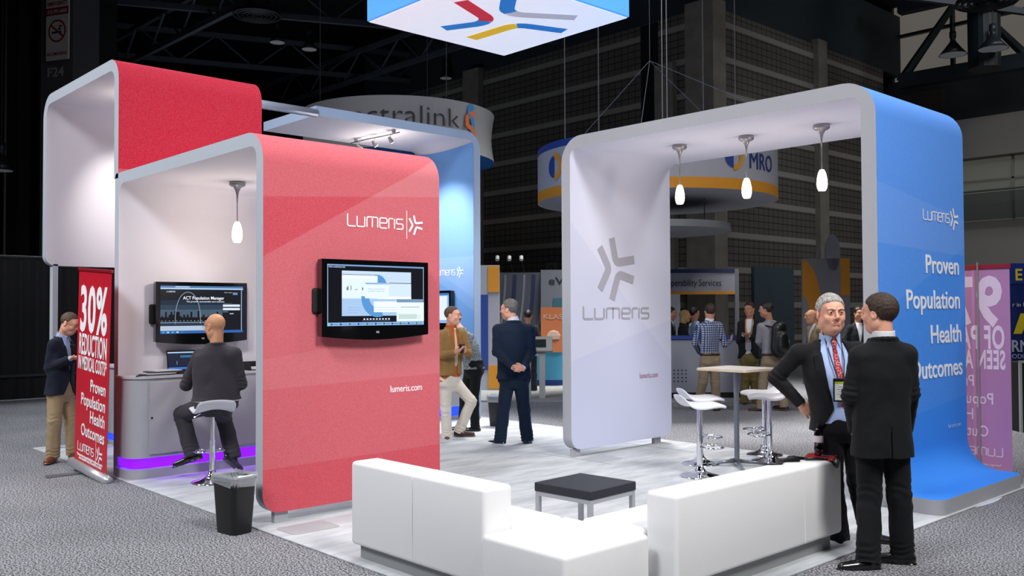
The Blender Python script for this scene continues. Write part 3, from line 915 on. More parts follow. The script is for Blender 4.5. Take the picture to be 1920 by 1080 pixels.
def wall_mat():
    m = bpy.data.materials.new('dark_block_wall'); m.use_nodes = True; nt = m.node_tree; b = nt.nodes['Principled BSDF']
    b.inputs['Roughness'].default_value = .8
    g = nt.nodes.new('ShaderNodeNewGeometry'); sx = nt.nodes.new('ShaderNodeSeparateXYZ'); nt.links.new(g.outputs['Position'], sx.inputs[0])
    def band(src, period, width, off=0.0):
        a = nt.nodes.new('ShaderNodeMath'); a.operation = 'ADD'; a.inputs[1].default_value = 400*period+off; nt.links.new(src, a.inputs[0])
        md = nt.nodes.new('ShaderNodeMath'); md.operation = 'MODULO'; md.inputs[1].default_value = period; nt.links.new(a.outputs[0], md.inputs[0])
        lt = nt.nodes.new('ShaderNodeMath'); lt.operation = 'LESS_THAN'; lt.inputs[1].default_value = width; nt.links.new(md.outputs[0], lt.inputs[0]); return lt.outputs[0]
    xy = nt.nodes.new('ShaderNodeMath'); xy.operation = 'ADD'; nt.links.new(sx.outputs['X'], xy.inputs[0]); nt.links.new(sx.outputs['Y'], xy.inputs[1])
    j1 = band(sx.outputs['Z'], .21, .022); j2 = band(xy.outputs[0], .28, .022)
    mxj = nt.nodes.new('ShaderNodeMath'); mxj.operation = 'MAXIMUM'; nt.links.new(j1, mxj.inputs[0]); nt.links.new(j2, mxj.inputs[1])
    wide = band(sx.outputs['Z'], 1.05, .17, .35)
    n = nt.nodes.new('ShaderNodeTexNoise'); n.inputs['Scale'].default_value = 1.2; n.inputs['Detail'].default_value = 5; nt.links.new(g.outputs['Position'], n.inputs['Vector'])
    c0 = nt.nodes.new('ShaderNodeMix'); c0.data_type = 'RGBA'; c0.inputs[6].default_value = lin('5B5650'); c0.inputs[7].default_value = lin('6E6A66'); nt.links.new(n.outputs['Fac'], c0.inputs[0])
    c1 = nt.nodes.new('ShaderNodeMix'); c1.data_type = 'RGBA'; nt.links.new(c0.outputs[2], c1.inputs[6]); c1.inputs[7].default_value = lin('1A1918'); nt.links.new(mxj.outputs[0], c1.inputs[0])
    c2 = nt.nodes.new('ShaderNodeMix'); c2.data_type = 'RGBA'; nt.links.new(c1.outputs[2], c2.inputs[6]); c2.inputs[7].default_value = lin('9B9890'); nt.links.new(wide, c2.inputs[0])
    nt.links.new(c2.outputs[2], b.inputs['Base Color'])
    return m
M_block = wall_mat()
M_conc = mat('concrete_pier', '8A857C', rough=.85, noise=.15, nscale=2.5)
M_black = mat('matt_black', '0B0C0E', rough=.8)
M_dark = mat('dark_steel', '1B2026', rough=.6)
M_drape = mat('black_drape', '17181B', rough=.85)
WX, WY = -15.8, 22.6
bm = BM(); bx(bm, -34, WX, WY, WY+.5, 0, 10.65); struct('wall_left', bm, M_block)
bm = BM(); bx(bm, WX-.5, WX, WY+.5, 33.6, 0, 10.65); struct('wall_right', bm, M_block)
bm = BM(); bx(bm, -34, WX-.5, WY+.05, WY+.45, 10.65, 13); bx(bm, WX-.4, WX-.05, WY, 40, 10.65, 13); struct('wall_upper', bm, mat('upper_teal_wall', '2E3A42', rough=.8))
for i, (x0, x1, y0, y1) in enumerate(((-16.55, -15.55, 22.35, 23.0), (-15.95, -15.62, 28.5, 29.1), (-26.9, -26.0, 22.35, 22.7), (-17.75, -17.05, 22.4, 22.7))):
    bm = BM(); bx(bm, x0, x1, y0, y1, 0, 10.8 if i < 3 else 9.2); struct('trim_%d' % (i+1), bm, M_conc if i != 3 else M_conc)
bm = BM(); bx(bm, -18.4, -17.75, 22.55, 22.62, 0, 10.6); struct('trim_5', bm, M_black)
# ceiling and its deep far walls
bm = BM(); bx(bm, -60, 14, -14, 62, 13.4, 13.6); struct('ceiling', bm, mat('ceiling_black', '101114', rough=.9))
bm = BM(); bx(bm, -60, -59.6, -14, 62, 0, 13.4); struct('wall_far_left', bm, M_black)
bm = BM(); bx(bm, -60, 14, 61.6, 62, 0, 13.4); struct('wall_back', bm, M_black)
bm = BM(); bx(bm, 13.6, 14, -14, 62, 0, 13.4); struct('wall_near_right', bm, mat('hall_side_wall', '26272A', rough=.9))
bm = BM(); bx(bm, -60, 14, -14, -13.6, 0, 13.4); struct('wall_front', bm, mat('hall_side_wall', '26272A', rough=.9))
# door in the right wall (grey blue double door)
bm = BM(); bx(bm, -15.78, -15.70, 24.6, 26.9, 0, 3.0); struct('door_1', bm, mat('blue_grey_door', '4A5A66', rough=.6))
# far wall on the right: mezzanine storey
FY = 34.0
M_beige = mat('pale_fascia', 'A8A49E', rough=.8)
bm = BM(); bx(bm, -15.8, 14, FY, FY+.4, 0, 4.75); bx(bm, -15.8, 14, FY-.1, FY+.4, 7.0, 8.4); struct('wall_mezzanine', bm, M_beige)
bm = BM(); bx(bm, -15.8, 14, FY+.02, FY+.4, 8.4, 10.2); bx(bm, -15.8, 14, FY+5.5, FY+5.9, 4.75, 7.2); bx(bm, -15.8, 14, FY+.4, FY+5.5, 4.65, 4.75); struct('wall_mezzanine_back', bm, mat('mezzanine_dark', '33363A', rough=.8))
bm = BM()
for x in np.arange(-15.6, 14, 2.9): bx(bm, x, x+.07, FY+.05, FY+.15, 8.4, 10.2)
struct('trim_6', bm, mat('panel_joint', '4E5052', rough=.8))
M_glassg = mat('mezzanine_glass', '8A8F88', rough=.25, emit='5F5D54', estr=.35)
M_mull = mat('mullion', 'A8A69E', rough=.6)
wn = thing('window_1', None, None); wn['kind'] = 'structure'
bm = BM(); bx(bm, -15.8, 14, FY+.30, FY+.33, 4.75, 7.0); part('pane', bm, M_glassg, wn)
bm = BM()
for x in np.arange(-15.6, 14, 2.0): bx(bm, x, x+.08, FY+.22, FY+.34, 4.75, 7.0)
bx(bm, -15.8, 14, FY+.22, FY+.34, 6.18, 6.24); bx(bm, -15.8, 14, FY+.22, FY+.34, 6.96, 7.02); part('window_frame', bm, M_mull, wn)
rl = thing('balcony_railing', 'dark glazed balcony railing high on the far wall beyond the blue panel', 'railing', (-14, FY-.35, 4.75))
bm = BM(); bx(bm, 0, 26, -.02, .02, 0, .95); part('glass_panel', bm, mat('rail_glass', '3A4A50', rough=.2, alpha=.45), rl)
bm = BM(); cyl(bm, (0, 0, 1.02), (26, 0, 1.02), .035); part('handrail', bm, mat('rail_steel', '6A7276', rough=.4), rl)
for k in range(9):
    bm = BM(); cyl(bm, (k*3.1, -.04, 0), (k*3.1, -.04, 1.02), .03); part('post', bm, mat('rail_steel', '6A7276'), rl)
# silhouettes of furniture behind the railing are pale table cloths
for k, x in enumerate((-9.9, -8.1)):
    bm = BM(); bx(bm, -.8, .8, -.35, .35, 0, .06, bev=.02); 
    t = thing('folding_table', ('pale folding table behind the balcony railing, nearer the blue panel' if k == 0 else 'pale folding table behind the balcony railing, further right'), 'table', (x, FY+1.5, 4.77))
    bmesh.ops.translate(bm, verts=bm.verts, vec=(0, 0, .7)); part('tabletop', bm, mat('cloth_grey', '8A8A86'), t)
    for sx in (-.7, .7):
        bm = BM(); bx(bm, sx-.02, sx+.02, -.3, .3, 0, .7); part('leg', bm, M_dark, t)
# lettering on the fascia
t = thing('wall_sign', 'tall black serif style lettering on the pale far wall above the blue stand', 'sign', (-10.9, FY-.015, 3.45))
text('ency E', 1.25, (.12, 0, .12), (1, 0, 0), (0, 0, 1), mat('sign_black', '0E0E10', rough=.6), t, width=4.1, depth=.02)
# upper windows
wn = thing('window_2', None, None); wn['kind'] = 'structure'
M_sky = mat('upper_glazing', '6E6862', rough=.4, emit='5E5A55', estr=.85)
bm = BM(); bx(bm, -16.2, 14, 35.2, 35.25, 9.9, 13.4); part('pane', bm, M_sky, wn)
bm = BM()
for x in (-16.2, -13.9, -8.6, -3.0): bx(bm, x, x+.12, 35.0, 35.2, 9.9, 13.4)
for z in (9.9, 12.15): bx(bm, -16.2, 14, 35.0, 35.2, z, z+.10)
part('window_frame', bm, M_dark, wn)
bm = BM(); bx(bm, -17.4, -16.2, 35.0, 35.4, 8.4, 13.4); struct('trim_7', bm, M_black)
bm = BM(); bx(bm, -15.3, -13.7, 33.6, 34.0, 0, 9.6); struct('trim_8', bm, mat('low_block', '3C3935', rough=.85))
# steel trusses
M_truss = mat('truss_steel', '10202A', rough=.6)
def truss(name, label, a, b, depth, nseg, r=.09, rch=.14, mt=M_truss, group=None):
    a = Vector(a); b = Vector(b); L = (b-a).length
    t = thing(name, label, 'truss', a, math.atan2(b.y-a.y, b.x-a.x), group)
    for nm, z in (('lower_chord', 0), ('upper_chord', depth)):
        bm = BM(); box(bm, (L/2, 0, z), (L, rch*1.4, rch*1.6)); part(nm, bm, mt, t)
    seg = L/nseg
    for i in range(nseg):
        bm = BM(); x0, x1 = i*seg, (i+.5)*seg
        tube(bm, [(x0, 0, 0), (x1, 0, depth), (x0+seg, 0, 0)], r, 6); part('web', bm, mt, t)
    return t
truss('roof_truss', 'heavy dark teal roof truss before the upper windows at top right', (-14.2, 31.5, 9.55), (6, 33.0, 9.9), 2.6, 5, .16, .3)
bm = BM(); cyl(bm, (0, 0, 0), (0, 0, 5), .45, n=20)
t = tag(part('ceiling_pipe', bm, mat('duct_dark', '0B1A22', rough=.5)), 'thick dark vertical duct beside the upper windows at top right', 'duct'); t.location = (-10.6, 29.2, 8.9)
# background trusses over the hall
M_tr2 = mat('truss_grey', '4A515C', rough=.6)
tl_ = [((-30, 6, 11.0), (-14, 40, 11.0)), ((-38, 4, 11.2), (-24, 40, 11.2)), ((-46, 12, 10.6), (-12, 12.5, 10.6)), ((-50, 20, 10.9), (-14, 20.5, 10.9)), ((-22, 2, 10.6), (-8, 34, 10.6)), ((-55, 30, 11.2), (-18, 31, 11.2))]
wh = ['nearest the F24 column', 'second left, behind the black curtain', 'crossing over the tall red arch', 'crossing just in front of the block wall', 'passing over the hanging sign', 'deepest in the hall']
for i, (a, b) in enumerate(tl_): truss('ceiling_truss', 'long dark grey ceiling truss ' + wh[i], a, b, 1.1, 14, .045, .11, M_tr2, 'dark ceiling trusses')
# conduits and cable trays up in the roof, left
rnd = random.Random(3)
M_pipe = mat('conduit_grey', '8A929C', rough=.4, metal=.3); M_pipe2 = mat('conduit_dark', '22262C', rough=.5)
for k in (1, 3, 4, 5):
    t = thing('pipe_run', 'bundle of thin grey conduits under the dark roof, run %s' % ['over the no smoking sign', 'left of the round vent', 'right of the round vent', 'behind the hooded lamps', 'above the round white sign', 'beside the hanging sign', 'left of the block wall'][k], 'conduit', (-21.6+k*1.0, 9+k*2.3, 12.95))
    for j in range(4):
        bm = BM(); L = 9; tube(bm, [(-L/2, j*.28, rnd.uniform(-.1, .1)), (L/2, j*.28+rnd.uniform(-.3, .3), rnd.uniform(-.1, .1))], rnd.uniform(.03, .06), 6)
        part('conduit', bm, M_pipe if (j+k) % 3 == 0 else M_pipe2, t)
    for hx_ in (-3.5, 0, 3.5):
        bm = BM(); bx(bm, hx_-.02, hx_+.02, -.05, .9, -.02, 0); cyl(bm, (hx_, .42, 0), (hx_, .42, .44), .012, n=6); part('hanger', bm, M_pipe2, t)
    t.rotation_euler = (0, 0, .25)
# high bay lamps
M_hood = mat('lamp_hood', '2B3036', rough=.4, metal=.4); M_lens = mat('lamp_lens', '8E8F90', rough=.3, emit='74767A', estr=.28)
def highbay(x, y, z, label, r=.30):
    t = thing('high_bay_lamp', label, 'ceiling lamp', (x, y, z), 0, 'hooded high bay lamps')
    bm = BM(); lathe(bm, [(.05, .75), (.10, .72), (.10, .55), (.07, .5), (.09, .42), (r*.6, .2), (r, 0), (r*.97, 0), (r*.55, .18), (.02, .3)], 20); part('hood', bm, M_hood, t, smooth=True)
    bm = BM(); lathe(bm, [(0, .012), (r*.93, .015), (r*.93, .0), (0, .0)], 20); part('lens', bm, M_lens, t)
    bm = BM(); cyl(bm, (0, 0, .75), (0, 0, 13.3-z), .02, n=6); part('hanger', bm, M_dark, t)
def at(px, py, d):
    """world point that lies d metres deep along the measured sight line of photo pixel (px, py)"""
    k = (px-960)/1729.78; l = -(py-540)/1729.78
    return [d*(CAM_F[i]+k*CAM_R[i]+l*CAM_U[i]) + (1.7 if i == 2 else 0) for i in range(3)]
# ------------------------------------------------------------------ the stand
def on(px, py, ax, val):
    k = (px-960)/1729.78; l = -(py-540)/1729.78
    d = [CAM_F[i]+k*CAM_R[i]+l*CAM_U[i] for i in range(3)]; i = 'xyz'.index(ax)
    t = (val-(1.7 if i == 2 else 0))/d[i]
    return Vector((t*d[0], t*d[1], 1.7+t*d[2]))
M_red = fabric_print('red_printed_fabric', 'BC0C32', [(-.075, 1, 2.35, .045), (.544, -1, -.232, .055), (-.028, 1, .98, .03), (-.017, 1, .39, .035), (.12, -1, -.90, .02), (0, 1, 3.2, -.09)], gain=.035)
M_blue = fabric_print('blue_printed_fabric', '3288EA', [(.12, 1, 3.72, -.03), (.03, 1, 2.50, .04), (-.36, 1, -1.12, .03), (-.1, 1, -.1, .03)], gain=.03)
M_white = fabric_print('white_fabric', 'C2C6DE', [(-.25, 1, -.80, .10), (.9, 1, 9.6, .10)], gain=.012)
M_inner = fabric_print('lining_fabric', 'D9D6E0', [], gain=.012)
M_edge = mat('grey_edge_fabric', 'A6A8AE', rough=.85, noise=.06, nscale=160)
M_edge2 = mat('grey_edge_fabric_cool', 'B2B8C2', rough=.85, noise=.06, nscale=160)
M_alu = mat('brushed_aluminium', 'A9ACB0', rough=.35, metal=.9)
M_chrome = mat('chrome', 'E6E8EC', rough=.06, metal=1.0)
M_wtext = mat('white_lettering', 'F4F4F6', rough=.6)
M_gtext = mat('grey_lettering', 'A2A2AC', rough=.7)
def foot(parent, x, y, h, w=.11, d=.05):
    bm = BM(); bx(bm, x-d/2, x+d/2, y-w/2, y+w/2, PZ, h); part('foot', bm, M_edge, parent)
def logo_on(parent, p, U, V, hw, width, hs, xs, m, bar=True, gap=0.0):
    bm = BM(); logo_word(bm, hw, 0, 0, width=width); decal(bm, p, U, V, m, parent, 'logo_lettering')
    bm = BM()
    if bar: bx(bm, xs-hs*.56-.006-gap, xs-hs*.56-gap, hw/2-hs*.72, hw/2+hs*.72, 0, .0012)
    logo_symbol(bm, hs, xs, hw/2); decal(bm, p, U, V, m, parent, 'logo_symbol')

UY, UZ, UX = (0, 1, 0), (0, 0, 1), (1, 0, 0)
# --- white and blue gate
gate = thing('portal_arch', 'large white portal arch with a blue right leg and three pendant lamps inside', 'arch')
GX0, GX1, GZ = -7.36, -3.735, 3.62
arch(gate, [(GX0, .10), (GX0, GZ), (GX1, GZ), (GX1, .07), (-3.16, .07)], .135, 7.65, 9.50, [.30, .30, .30], [.10, .10, .40], 'x', M_blue, M_white, M_edge, rend=(.15, .10), bow=.30)
foot(gate, GX0, 7.78, .10, .12); foot(gate, GX0, 9.27, .10, .12)
# white-panel print
fx = GX0+.0685
p = on(1095, 600, 'x', fx+.002); 
bm = BM(); logo_word(bm, .125, 0, 0, w=.19, width=1.19); decal(bm, (fx+.002, 7.86, 1.595), UY, UZ, M_gtext, gate, 'logo_lettering')
bm = BM(); logo_symbol(bm, .74, 0, 0, w=.135); decal(bm, (fx+.002, 8.46, 2.19), UY, UZ, M_gtext, gate, 'logo_symbol')
text('lumeris.com', .10, (fx+.002, 8.87, .855), UY, UZ, mat('pinkgrey_text', 'A97E8E', rough=.7), gate, width=.35, name='web_address')
# blue face print
bxp = GX1+.0685+.002
logo_on(gate, (bxp, 8.56, 2.525), UY, UZ, .082, .58, .21, .70, M_wtext, bar=False)
for s_, y0, y1, z_ in (('Proven', 8.60, 9.35, 2.03), ('Population', 8.19, 9.36, 1.70), ('Health', 8.69, 9.385, 1.375), ('Outcomes', 8.26, 9.40, 1.055)):
    text(s_, .245, (bxp, y0, z_), UY, UZ, M_wtext, gate, width=y1-y0, bold=.012, name='headline')
bm = BM(); bx(bm, 9.03, 9.36, .545, .575, 0, .001)
text('lumeris.com', .07, (bxp, 9.05, .55), UY, UZ, mat('pale_blue_text', '8FB4E6', rough=.7), gate, width=.3, name='web_address'); bm.free()
# suspension wires of the gate
bm = BM(); hub = Vector((-6.8, 8.5, 4.62))
wr = thing('suspension_wire', 'thin steel wires that spread from one point to the white portal arch', 'wire', hub)
for q in ((-7.15, 7.72, 3.69), (-6.30, 7.72, 3.69), (-6.25, 9.35, 3.69), (-5.2, 9.35, 3.69)):
    bm = BM(); cyl(bm, (0, 0, 0), Vector(q)-hub, .0035, n=5); part('wire', bm, mat('steel_wire', '3A3D42', rough=.6), wr)
bm = BM(); cyl(bm, (0, 0, 0), (0, 0, 8.7), .0035, n=5); part('wire', bm, mat('steel_wire', '3A3D42'), wr)

# --- red low arch joined to the tall arch
red = thing('portal_arch', 'red fronted low arch joined to a taller red arch at left', 'arch')
RZ = 3.095; RX0, RX1 = -9.87, -6.745
arch(red, [(RX0, PZ), (RX0, RZ), (RX1, RZ), (RX1, .10)], .115, 3.5, 5.27, [.05, .26], [.14, .10], 'x', M_red, M_inner, M_edge2, rend=(0, .15), bow=.22)
arch(red, [(-12.36, 2.28), (-12.36, 4.33), (-9.9, 4.33), (-9.9, 3.10)], .12, 3.5, 5.13, [.30, .25], [.16, .14], 'x', M_red, M_inner, M_edge2, rend=(.12, 0), bow=.22, names=('tall_outer_fabric', 'tall_inner_fabric', 'tall_frame'))
foot(red, RX1, 3.68, .11, .12); foot(red, RX1, 5.08, .11, .12)
for y in (3.62, 5.0):
    bm = BM(); bx(bm, -12.42, -12.30, y-.03, y+.03, PZ, 2.3); part('post', bm, M_edge2, red)
fx = RX1+.0575+.002
logo_on(red, (fx, 4.28, 2.425), UY, UZ, .088, .575, .175, .72, M_wtext)
text('lumeris.com', .085, (fx, 4.72, .985), UY, UZ, M_wtext, red, width=.345, name='web_address')
bm = BM(); prism(bm, rrect(.30, .42, .05), 0, .004); 
t = tag(part('floor_plate', bm, mat('pale_plate', 'A4A7AA', rough=.6)), 'flat pale base plate on the floor under the corner of the red panel', 'plate'); t.location = (-6.40, 3.74, PZ)
bm = BM(); prism(bm, rrect(.30, .42, .05), 0, .004); 
t2 = tag(part('floor_plate', bm, mat('pale_plate', 'A4A7AA', rough=.6)), 'flat pale base plate on the floor under the near foot of the white panel', 'plate'); t2.location = (-7.02, 7.86, PZ)

# --- blue arch at the back, hung between its leg and a tube
blu = thing('portal_arch', 'blue arch at the back with a pale blue leg, behind the red panel', 'arch')
M_blue2 = fabric_print('blue_printed_fabric_back', '4F93DC', [(0, -1, -3.7, .03), (.5, 1, -3.6, .04), (0, -1, -2.55, .05), (.55, 1, -4.35, .05)], coords=('X', 'Z'))
M_bedge = mat('blue_grey_edge', 'A9BDD8', rough=.85, noise=.05, nscale=160)
arch(blu, [(6.52, 4.43), (9.40, 4.43), (9.40, .0125)], .13, -10.97, -12.45, [.28], [.12], 'y', M_blue, M_inner, M_bedge, rend=(0, 0), bow=.35)
# the blue liner of its leg: a printed sheet over the inner face
bm = BM()
zz = [.02, 1.0, 2.0, 3.0, 3.6, 3.85, 4.0]
g_ = []
for j in range(15):
    t_ = j/14; x_ = -10.972-1.476*t_; b_ = .35*math.sin(PI*t_)**.8+.12
    rowp = []
    for z_ in np.linspace(.02, 4.365-b_, 10): rowp.append((x_, 9.335-.008, z_))
    for a_ in np.linspace(0, .85, 6)[1:]: rowp.append((x_, 9.335-b_+(b_-.008)*math.cos(a_), 4.365-b_+(b_-.008)*math.sin(a_)))
    g_.append([bm.verts.new(q) for q in rowp])
for A_, B_ in zip(g_, g_[1:]):
    for k in range(len(A_)-1): bm.faces.new((A_[k], A_[k+1], B_[k+1], B_[k]))
part('leg_liner', bm, M_blue2, blu, smooth=True)
logo_on(blu, (-11.98, 9.322, 2.27), UX, UZ, .082, .55, .175, .68, M_wtext, bar=False)
bm = BM(); cyl(bm, (0, 0, 0), (0, 1.55, 0), .058, n=16)
t = tag(part('cross_tube', bm, mat('blue_tube', 'AEB4C2', rough=.35, metal=.4), None, True), 'grey tube linking the top of the tall red arch to the blue arch', 'tube'); t.location = (-11.0, 5.0, 4.40)

# --- hanging square sign
hs = thing('hanging_sign', 'lit square hanging sign with blue sides and a coloured star mark underneath', 'sign', (0, 0, 0))
M_lit = mat('lit_white_fabric', 'F0F4FA', rough=.7, emit='DDE6F4', estr=.55)
M_litb = mat('lit_blue_fabric', '4E9BE6', rough=.7, emit='4C9BEA', estr=.55)
sx0, sx1, sy0, sy1 = -8.81, -6.70, 5.90, 8.02
bm = BM(); bx(bm, sx0+.02, sx1-.02, sy0+.02, sy1-.02, 5.0, 5.02); part('underside', bm, M_lit, hs)
bm = BM(); bx(bm, sx0, sx1, sy0, sy1, 5.01, 6.1, bev=.01); part('side_band', bm, M_litb, hs)
sm_ = {'r': mat('mark_red', 'CF2138', rough=.6, emit='CF2138', estr=.35), 'b': mat('mark_blue', '1F7FD2', rough=.6, emit='1F7FD2', estr=.35), 'y': mat('mark_yellow', 'EDC21E', rough=.6, emit='EDC21E', estr=.35), 'g': mat('mark_grey', 'B9BCC6', rough=.6, emit='B9BCC6', estr=.4)}
def mark(ptsl, mi, nm='emblem'):
    bm = BM(); ribbon(bm, [(x, y) for x, y in ptsl], .17, .003)
    bmesh.ops.translate(bm, verts=bm.verts, vec=(0, 0, 4.996)); part(nm, bm, sm_[mi], hs)
P_ = lambda a, b: tuple(on(a, b, 'z', 5.0))[:2]
def split(p0, p1, p2, c1, c2, f=.0):
    c = fillet([p0, p1, p2], [.22], 6); n = len(c)//2
    mark([tuple(v) for v in c[:n+1]], c1); mark([tuple(v) for v in c[n:]], c2)
split(P_(864, 2), P_(925, 41), P_(832, 53), 'r', 'b')
split(P_(958, -22), P_(948, 26), P_(1080, 33), 'b', 'g')
split(P_(884, 72), P_(968, 46), P_(1058, 58), 'y', 'b')
for q in ((sx0+.1, sy0+.1), (sx1-.1, sy0+.1), (sx0+.1, sy1-.1), (sx1-.1, sy1-.1)):
    bm = BM(); cyl(bm, (q[0], q[1], 6.1), (q[0], q[1], 13.3), .0035, n=5); part('wire', bm, mat('steel_wire', '3A3D42'), hs)

# --- pendants
M_bulb = mat('pendant_glass', 'FFF6E6', rough=.3, emit='FFF1DC', estr=6.0)
M_pend = mat('pendant_canopy', 'A7A5A6', rough=.35, metal=.6)
def pendant(x, y, ztop, drop, label, grp, watts=9):
    t = thing('pendant_lamp', label, 'pendant lamp', (x, y, ztop), 0, grp)
    bm = BM(); lathe(bm, [(0, 0), (.078, 0), (.082, -.012), (.082, -.035), (.066, -.05), (.04, -.056), (.03, -.075), (.018, -.10), (.010, -.14), (.006, -.22), (0, -.22)], 24); part('canopy', bm, M_pend, t, smooth=True)
    bm = BM(); cyl(bm, (0, 0, -.2), (0, 0, -drop+.20), .005, n=8); part('stem', bm, M_pend, t)
    bm = BM(); lathe(bm, [(0, .21), (.022, .205), (.038, .17), (.050, .11), (.053, .06), (.046, .02), (.034, -.005), (0, -.01)], 24, (0, 0, -drop)); part('glass_shade', bm, M_bulb, t, smooth=True)
    l = bpy.data.lights.new('pendant_light', 'POINT'); l.energy = watts; l.color = (1, .84, .68); l.shadow_soft_size = .06
    o = bpy.data.objects.new('pendant_light', l); COL.objects.link(o); o.parent = t; o.location = (0, 0, -drop-.09)
gz = GZ-.0675
pp = [on(1274, 272, 'z', gz), on(1399, 255, 'z', gz), on(1540, 234, 'z', gz)]
for q, nm in zip(pp, ('left pendant lamp of three under the white portal arch, nearest the grey logo panel', 'middle pendant lamp of three under the white portal arch', 'right pendant lamp of three under the white portal arch, nearest the blue leg')):
    pendant(q.x, q.y, gz, .66, nm, 'portal pendants')
q = on(445, 341, 'z', RZ-.0575); pendant(q.x, q.y, RZ-.0575, .62, 'lone pendant lamp inside the low red arch above the seated man', 'red arch pendants', 24)
# --- track lights
def track(p, ang, n, label, target, watts=35):
    t = thing('track_light', label, 'track light', p, ang)
    bm = BM(); tube(bm, [(x, .03*math.sin(x*3), -.05) for x in np.linspace(-.6, .6, 9)], .008, 6); part('rail', bm, M_chrome, t)
    for x in (-.5, .5):
        bm = BM(); cyl(bm, (x, 0, 0), (x, 0, -.05), .03, n=14); part('mount', bm, M_pend, t)
    Minv = Matrix.Rotation(-ang, 3, 'Z')
    for k in range(n):
        x = -.42+.84*k/max(1, n-1); c = Vector((x, 0, -.14))
        d = (Minv @ (Vector(target)-Vector(p))-c).normalized()
        bm = BM(); cyl(bm, (x, 0, -.05), c, .005, n=6); cyl(bm, c-d*.05, c+d*.04, .018, .040, n=16, caps=True)
        hd_ = part('spot_head', bm, M_pend, t)
        bm = BM(); cyl(bm, c+d*.041, c+d*.046, .034, n=16); part('bulb', bm, M_bulb, hd_)
        l = bpy.data.lights.new('track_ceiling_fill', 'POINT'); l.energy = 6; l.color = (1, .86, .74); l.shadow_soft_size = .05  # added point light below each head, brightens the arch ceiling
        o = bpy.data.objects.new('track_ceiling_fill', l); COL.objects.link(o); o.parent = t; o.location = c+d*.10+Vector((0, 0, -.16))
        l = bpy.data.lights.new('track_spot', 'SPOT'); l.energy = watts; l.spot_size = 1.0; l.spot_blend = .9; l.color = (1, .93, .84); l.shadow_soft_size = .04
        o = bpy.data.objects.new('track_spot', l); COL.objects.link(o); o.parent = t; o.location = c+d*.06
        o.rotation_euler = d.to_track_quat('-Z', 'Y').to_euler()
q = on(702, 252, 'z', 4.365)
track(q, 0.0, 3, 'three headed track light under the white ceiling of the blue arch', (-11.5, 9.3, 2.9), 110)
track((-10.9, 4.5, 4.27), PI/2, 2, 'small two headed track light under the ceiling of the tall red arch', (-12.3, 4.55, 3.05), 80)

# --- counter with purple light under the screen
M_cpan = mat('counter_laminate', 'B4B0BA', rough=.45, noise=.04, nscale=120)
M_cfra = mat('counter_frame', 'AEB0B8', rough=.4)
M_purple = mat('purple_led', '5A00E0', rough=.5, emit='6A0CFF', estr=2.1)
M_blued = mat('blue_led', '1030E0', rough=.5, emit='1434FF', estr=2.5)
def counter(name, label, x0, x1, y0, y1, led, loc=(0, 0, 0)):
    t = thing(name, label, 'counter', loc)
    def fp(x0, x1, y0, y1, r=.16):
        P = [(x0, y1), (x0, y0)]
        for k in range(9):
            a = -PI/2+PI/2*k/8; P.append((x1-r+r*math.cos(a), y0+r+r*math.sin(a)))
        P += [(x1, y1)]
        return P
    bm = BM(); prism(bm, fp(x0, x1, y0, y1, .17), PZ, .105); part('plinth', bm, M_cfra, t)
    bm = BM(); prism(bm, fp(x0, x1-.05, y0+.05, y1, .14), .105, .215); part('led_recess', bm, led, t)
    bm = BM(); prism(bm, fp(x0, x1-.015, y0+.015, y1, .16), .215, 1.02); part('body', bm, M_cfra, t)
    bm = BM(); prism(bm, fp(x0, x1, y0, y1, .17), 1.02, 1.045); part('worktop', bm, mat('worktop_grey', 'C0BFC6', rough=.35), t)
    n = 3; w = (y1-y0-.26)/n
    for k in range(n):
        a = y0+.2+k*w; bm = BM(); bx(bm, x1-.016, x1+.002, a+.006, a+w-.006, .25, .985, bev=.003); d = part('door', bm, M_cpan, t)
        bm = BM(); cyl(bm, (x1+.001, a+.03, .62), (x1+.008, a+.03, .62), .010, n=12); part('lock', bm, M_black, d)
    return t
counter('reception_counter', 'grey counter with a glowing purple recess under the left screen', -9.81, -9.42, 3.47, 6.2, M_purple)
l = bpy.data.lights.new('led_strip', 'AREA'); l.shape = 'RECTANGLE'; l.size = .04; l.size_y = 2.3; l.energy = 3; l.color = (.36, .05, 1)
o = bpy.data.objects.new('led_strip', l); COL.objects.link(o); o.location = (-9.43, 4.85, .20); o.rotation_euler = (0, math.radians(-35), 0)
c2 = thing('storage_cabinet', 'pale grey cabinet behind the leaning man and the 30% banner', 'cabinet', (-11.35, 4.55, PZ))
bm = BM(); bx(bm, -1.1, 1.05, -.3, .3, .14, .98, bev=.01); part('body', bm, mat('cabinet_pale', 'A6A8AE', rough=.5), c2)
bm = BM(); bx(bm, -1.05, 1.0, -.27, .27, .05, .14); part('led_recess', bm, M_blued, c2)
bm = BM(); bx(bm, -1.1, 1.05, -.3, .3, 0, .05); part('plinth', bm, mat('cabinet_pale', 'A6A8AE'), c2)
bm = BM(); bx(bm, -1.14, 1.09, -.33, .33, .98, 1.01, bev=.005); part('worktop', bm, mat('worktop_grey', 'C0BFC6'), c2)
c3 = thing('storage_cabinet', 'blue lit cabinet in the blue arch, behind the man in the tan jacket', 'cabinet', (-11.75, 9.05, PZ))
bm = BM(); bx(bm, -.6, .62, -.24, .24, .2, .98, bev=.01); part('body', bm, mat('cabinet_pale', 'A6A8AE'), c3)
bm = BM(); bx(bm, -.57, .60, -.21, .21, .06, .2); part('led_recess', bm, M_blued, c3)
bm = BM(); bx(bm, -.6, .62, -.24, .24, 0, .06); part('plinth', bm, mat('cabinet_pale', 'A6A8AE'), c3)

